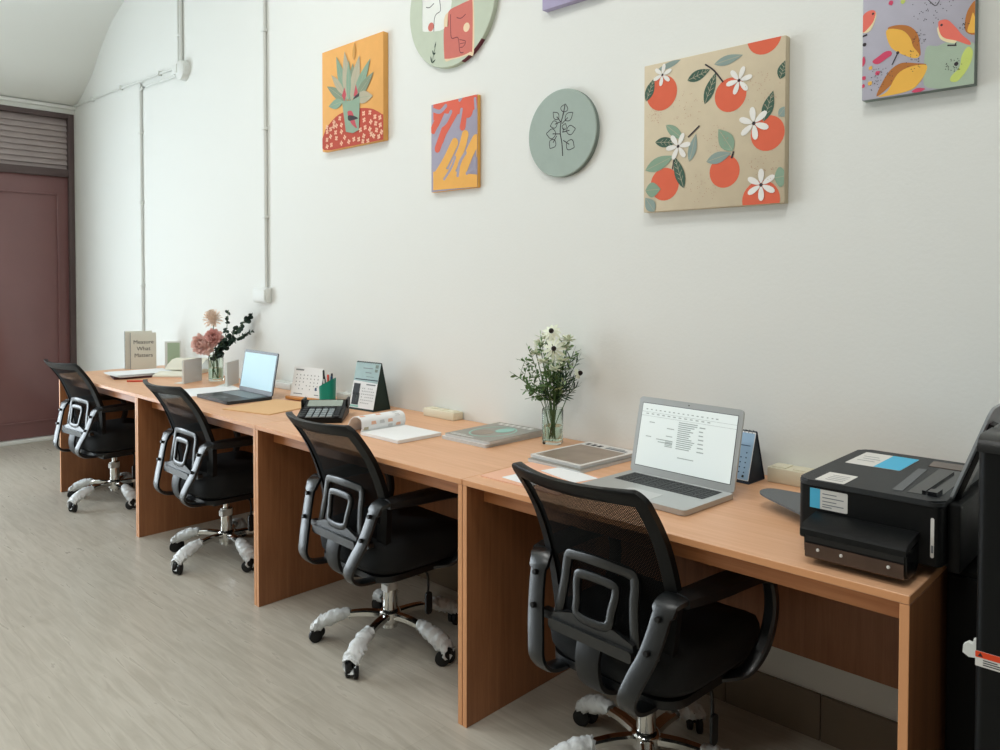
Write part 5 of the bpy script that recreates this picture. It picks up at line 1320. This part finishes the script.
# ------------------------------------------------------------------ black machines at the right edge
t = thing('black_cabinet', 'low black cabinet standing between the last desk and the tall black machine', 'cabinet', (4.934, -.455, 0))
bm = new(); box(bm, (0, 0, .02), (.42, .42, .745), bev=.004); finish('cabinet_body', bm, 'cabinet_black', t)
bm = new(); box(bm, (.004, -.012, .03), (.416, -.0005, .735), bev=.003); finish('cabinet_door', bm, 'cabinet_black', t)
bm = new(); box(bm, (.02, .02, 0), (.40, .40, .02)); finish('plinth', bm, 'rubber', t)
t = thing('black_machine', 'tall black machine with an orange and white warning label at the right edge', 'machine', (5.037, -.70, 0))
bm = new(); prism(bm, rrect(0, .0, .36, .125, .015), lambda u, v, q: (u, v, .03+q), 1.015)
finish('machine_body', bm, 'cabinet_black', t)
bm = new(); prism(bm, [(.125, 1.0455), (-.004, 1.0455), (-.004, 1.056), (.002, 1.066), (.018, 1.073), (.110, 1.073), (.125, 1.066)], lambda u, v, q: (q, u, v), .36); finish('machine_top', bm, 'plastic_grey', t)
bm = new(); box(bm, (.02, .02, 0), (.34, .11, .03)); finish('machine_base', bm, 'rubber', t)
bm = new(); prism(bm, rrect(.002, .664, .12, .691, .0015), lambda u, v, q: (u, -.0004-q, v), .0006, 0); prism(bm, rrect(.0021, .680, .1199, .6909, .001), lambda u, v, q: (u, -.0006-q, v), .0008, 1)
lb = finish('warning_label', bm, ['sticker_white', 'orange_label'], t)
flat_marks([(.014, .6755-k*.004, .014+l, .6772-k*.004, 0) for k, l in enumerate((.022, .035, .06))], ['ink'], lb, 'label_text', lambda u, v: (u, -.0016, v))
bm = new(); quad(bm, [(.006, -.0017, .682), (.014, -.0017, .682), (.0102, -.0017, .689), (.0098, -.0017, .689)]); finish('warning_triangle', bm, 'ink', lb, smooth=0, recalc=False)
bm = new(); prism(bm, [(0, .668), (-.012, .666), (-.022, .672), (-.021, .686), (-.014, .692), (-.006, .691), (-.005, .700), (0, .700)], lambda u, v, q: (u-.0006, .02+q, v), .012); finish('white_clip', bm, 'pvc_white', t)
t = thing('paper_packet', 'pink and white packet resting against the feeder behind the black machine', 'packet', (5.14, -.50, .7455), radians(8))
bm = new(); box(bm, (-.05, -.03, 0), (.08, .03, .355), bev=.003); finish('packet_body', bm, 'paper', t)
bm = new(); box(bm, (-.052, -.032, .30), (.0, .032, .357), bev=.003); finish('pink_band', bm, 'pink', t)

# ------------------------------------------------------------------ camera and picture settings
cd = bpy.data.cameras.new('camera'); cam = bpy.data.objects.new('camera', cd); COL.objects.link(cam); SC.camera = cam
F, YAW, PIT, ROLL, SY = 772.08, -.763868, -.025051, .001026, -76.617
cd.sensor_width = 36; cd.lens = F/1000*36; cd.shift_y = SY/1000
cam.location = (5.36643, -2.26452, 1.34893)
fw = Vector((sin(YAW)*cos(PIT), cos(YAW)*cos(PIT), sin(PIT))); rt = Vector((cos(YAW), -sin(YAW), 0)); up = rt.cross(fw)
r2 = rt*cos(ROLL)+up*sin(ROLL); u2 = -rt*sin(ROLL)+up*cos(ROLL)
cam.rotation_euler = Matrix((r2, u2, -fw)).transposed().to_euler()
cd.clip_start = .05
wd = bpy.data.worlds.new('world'); SC.world = wd; wd.use_nodes = True
wd.node_tree.nodes['Background'].inputs[0].default_value = (.75, .85, 1, 1); wd.node_tree.nodes['Background'].inputs[1].default_value = .6
SC.view_settings.view_transform = 'Standard'; SC.view_settings.look = 'None'; SC.view_settings.gamma = 1; SC.view_settings.use_curve_mapping = False
SC.view_settings.exposure = .36
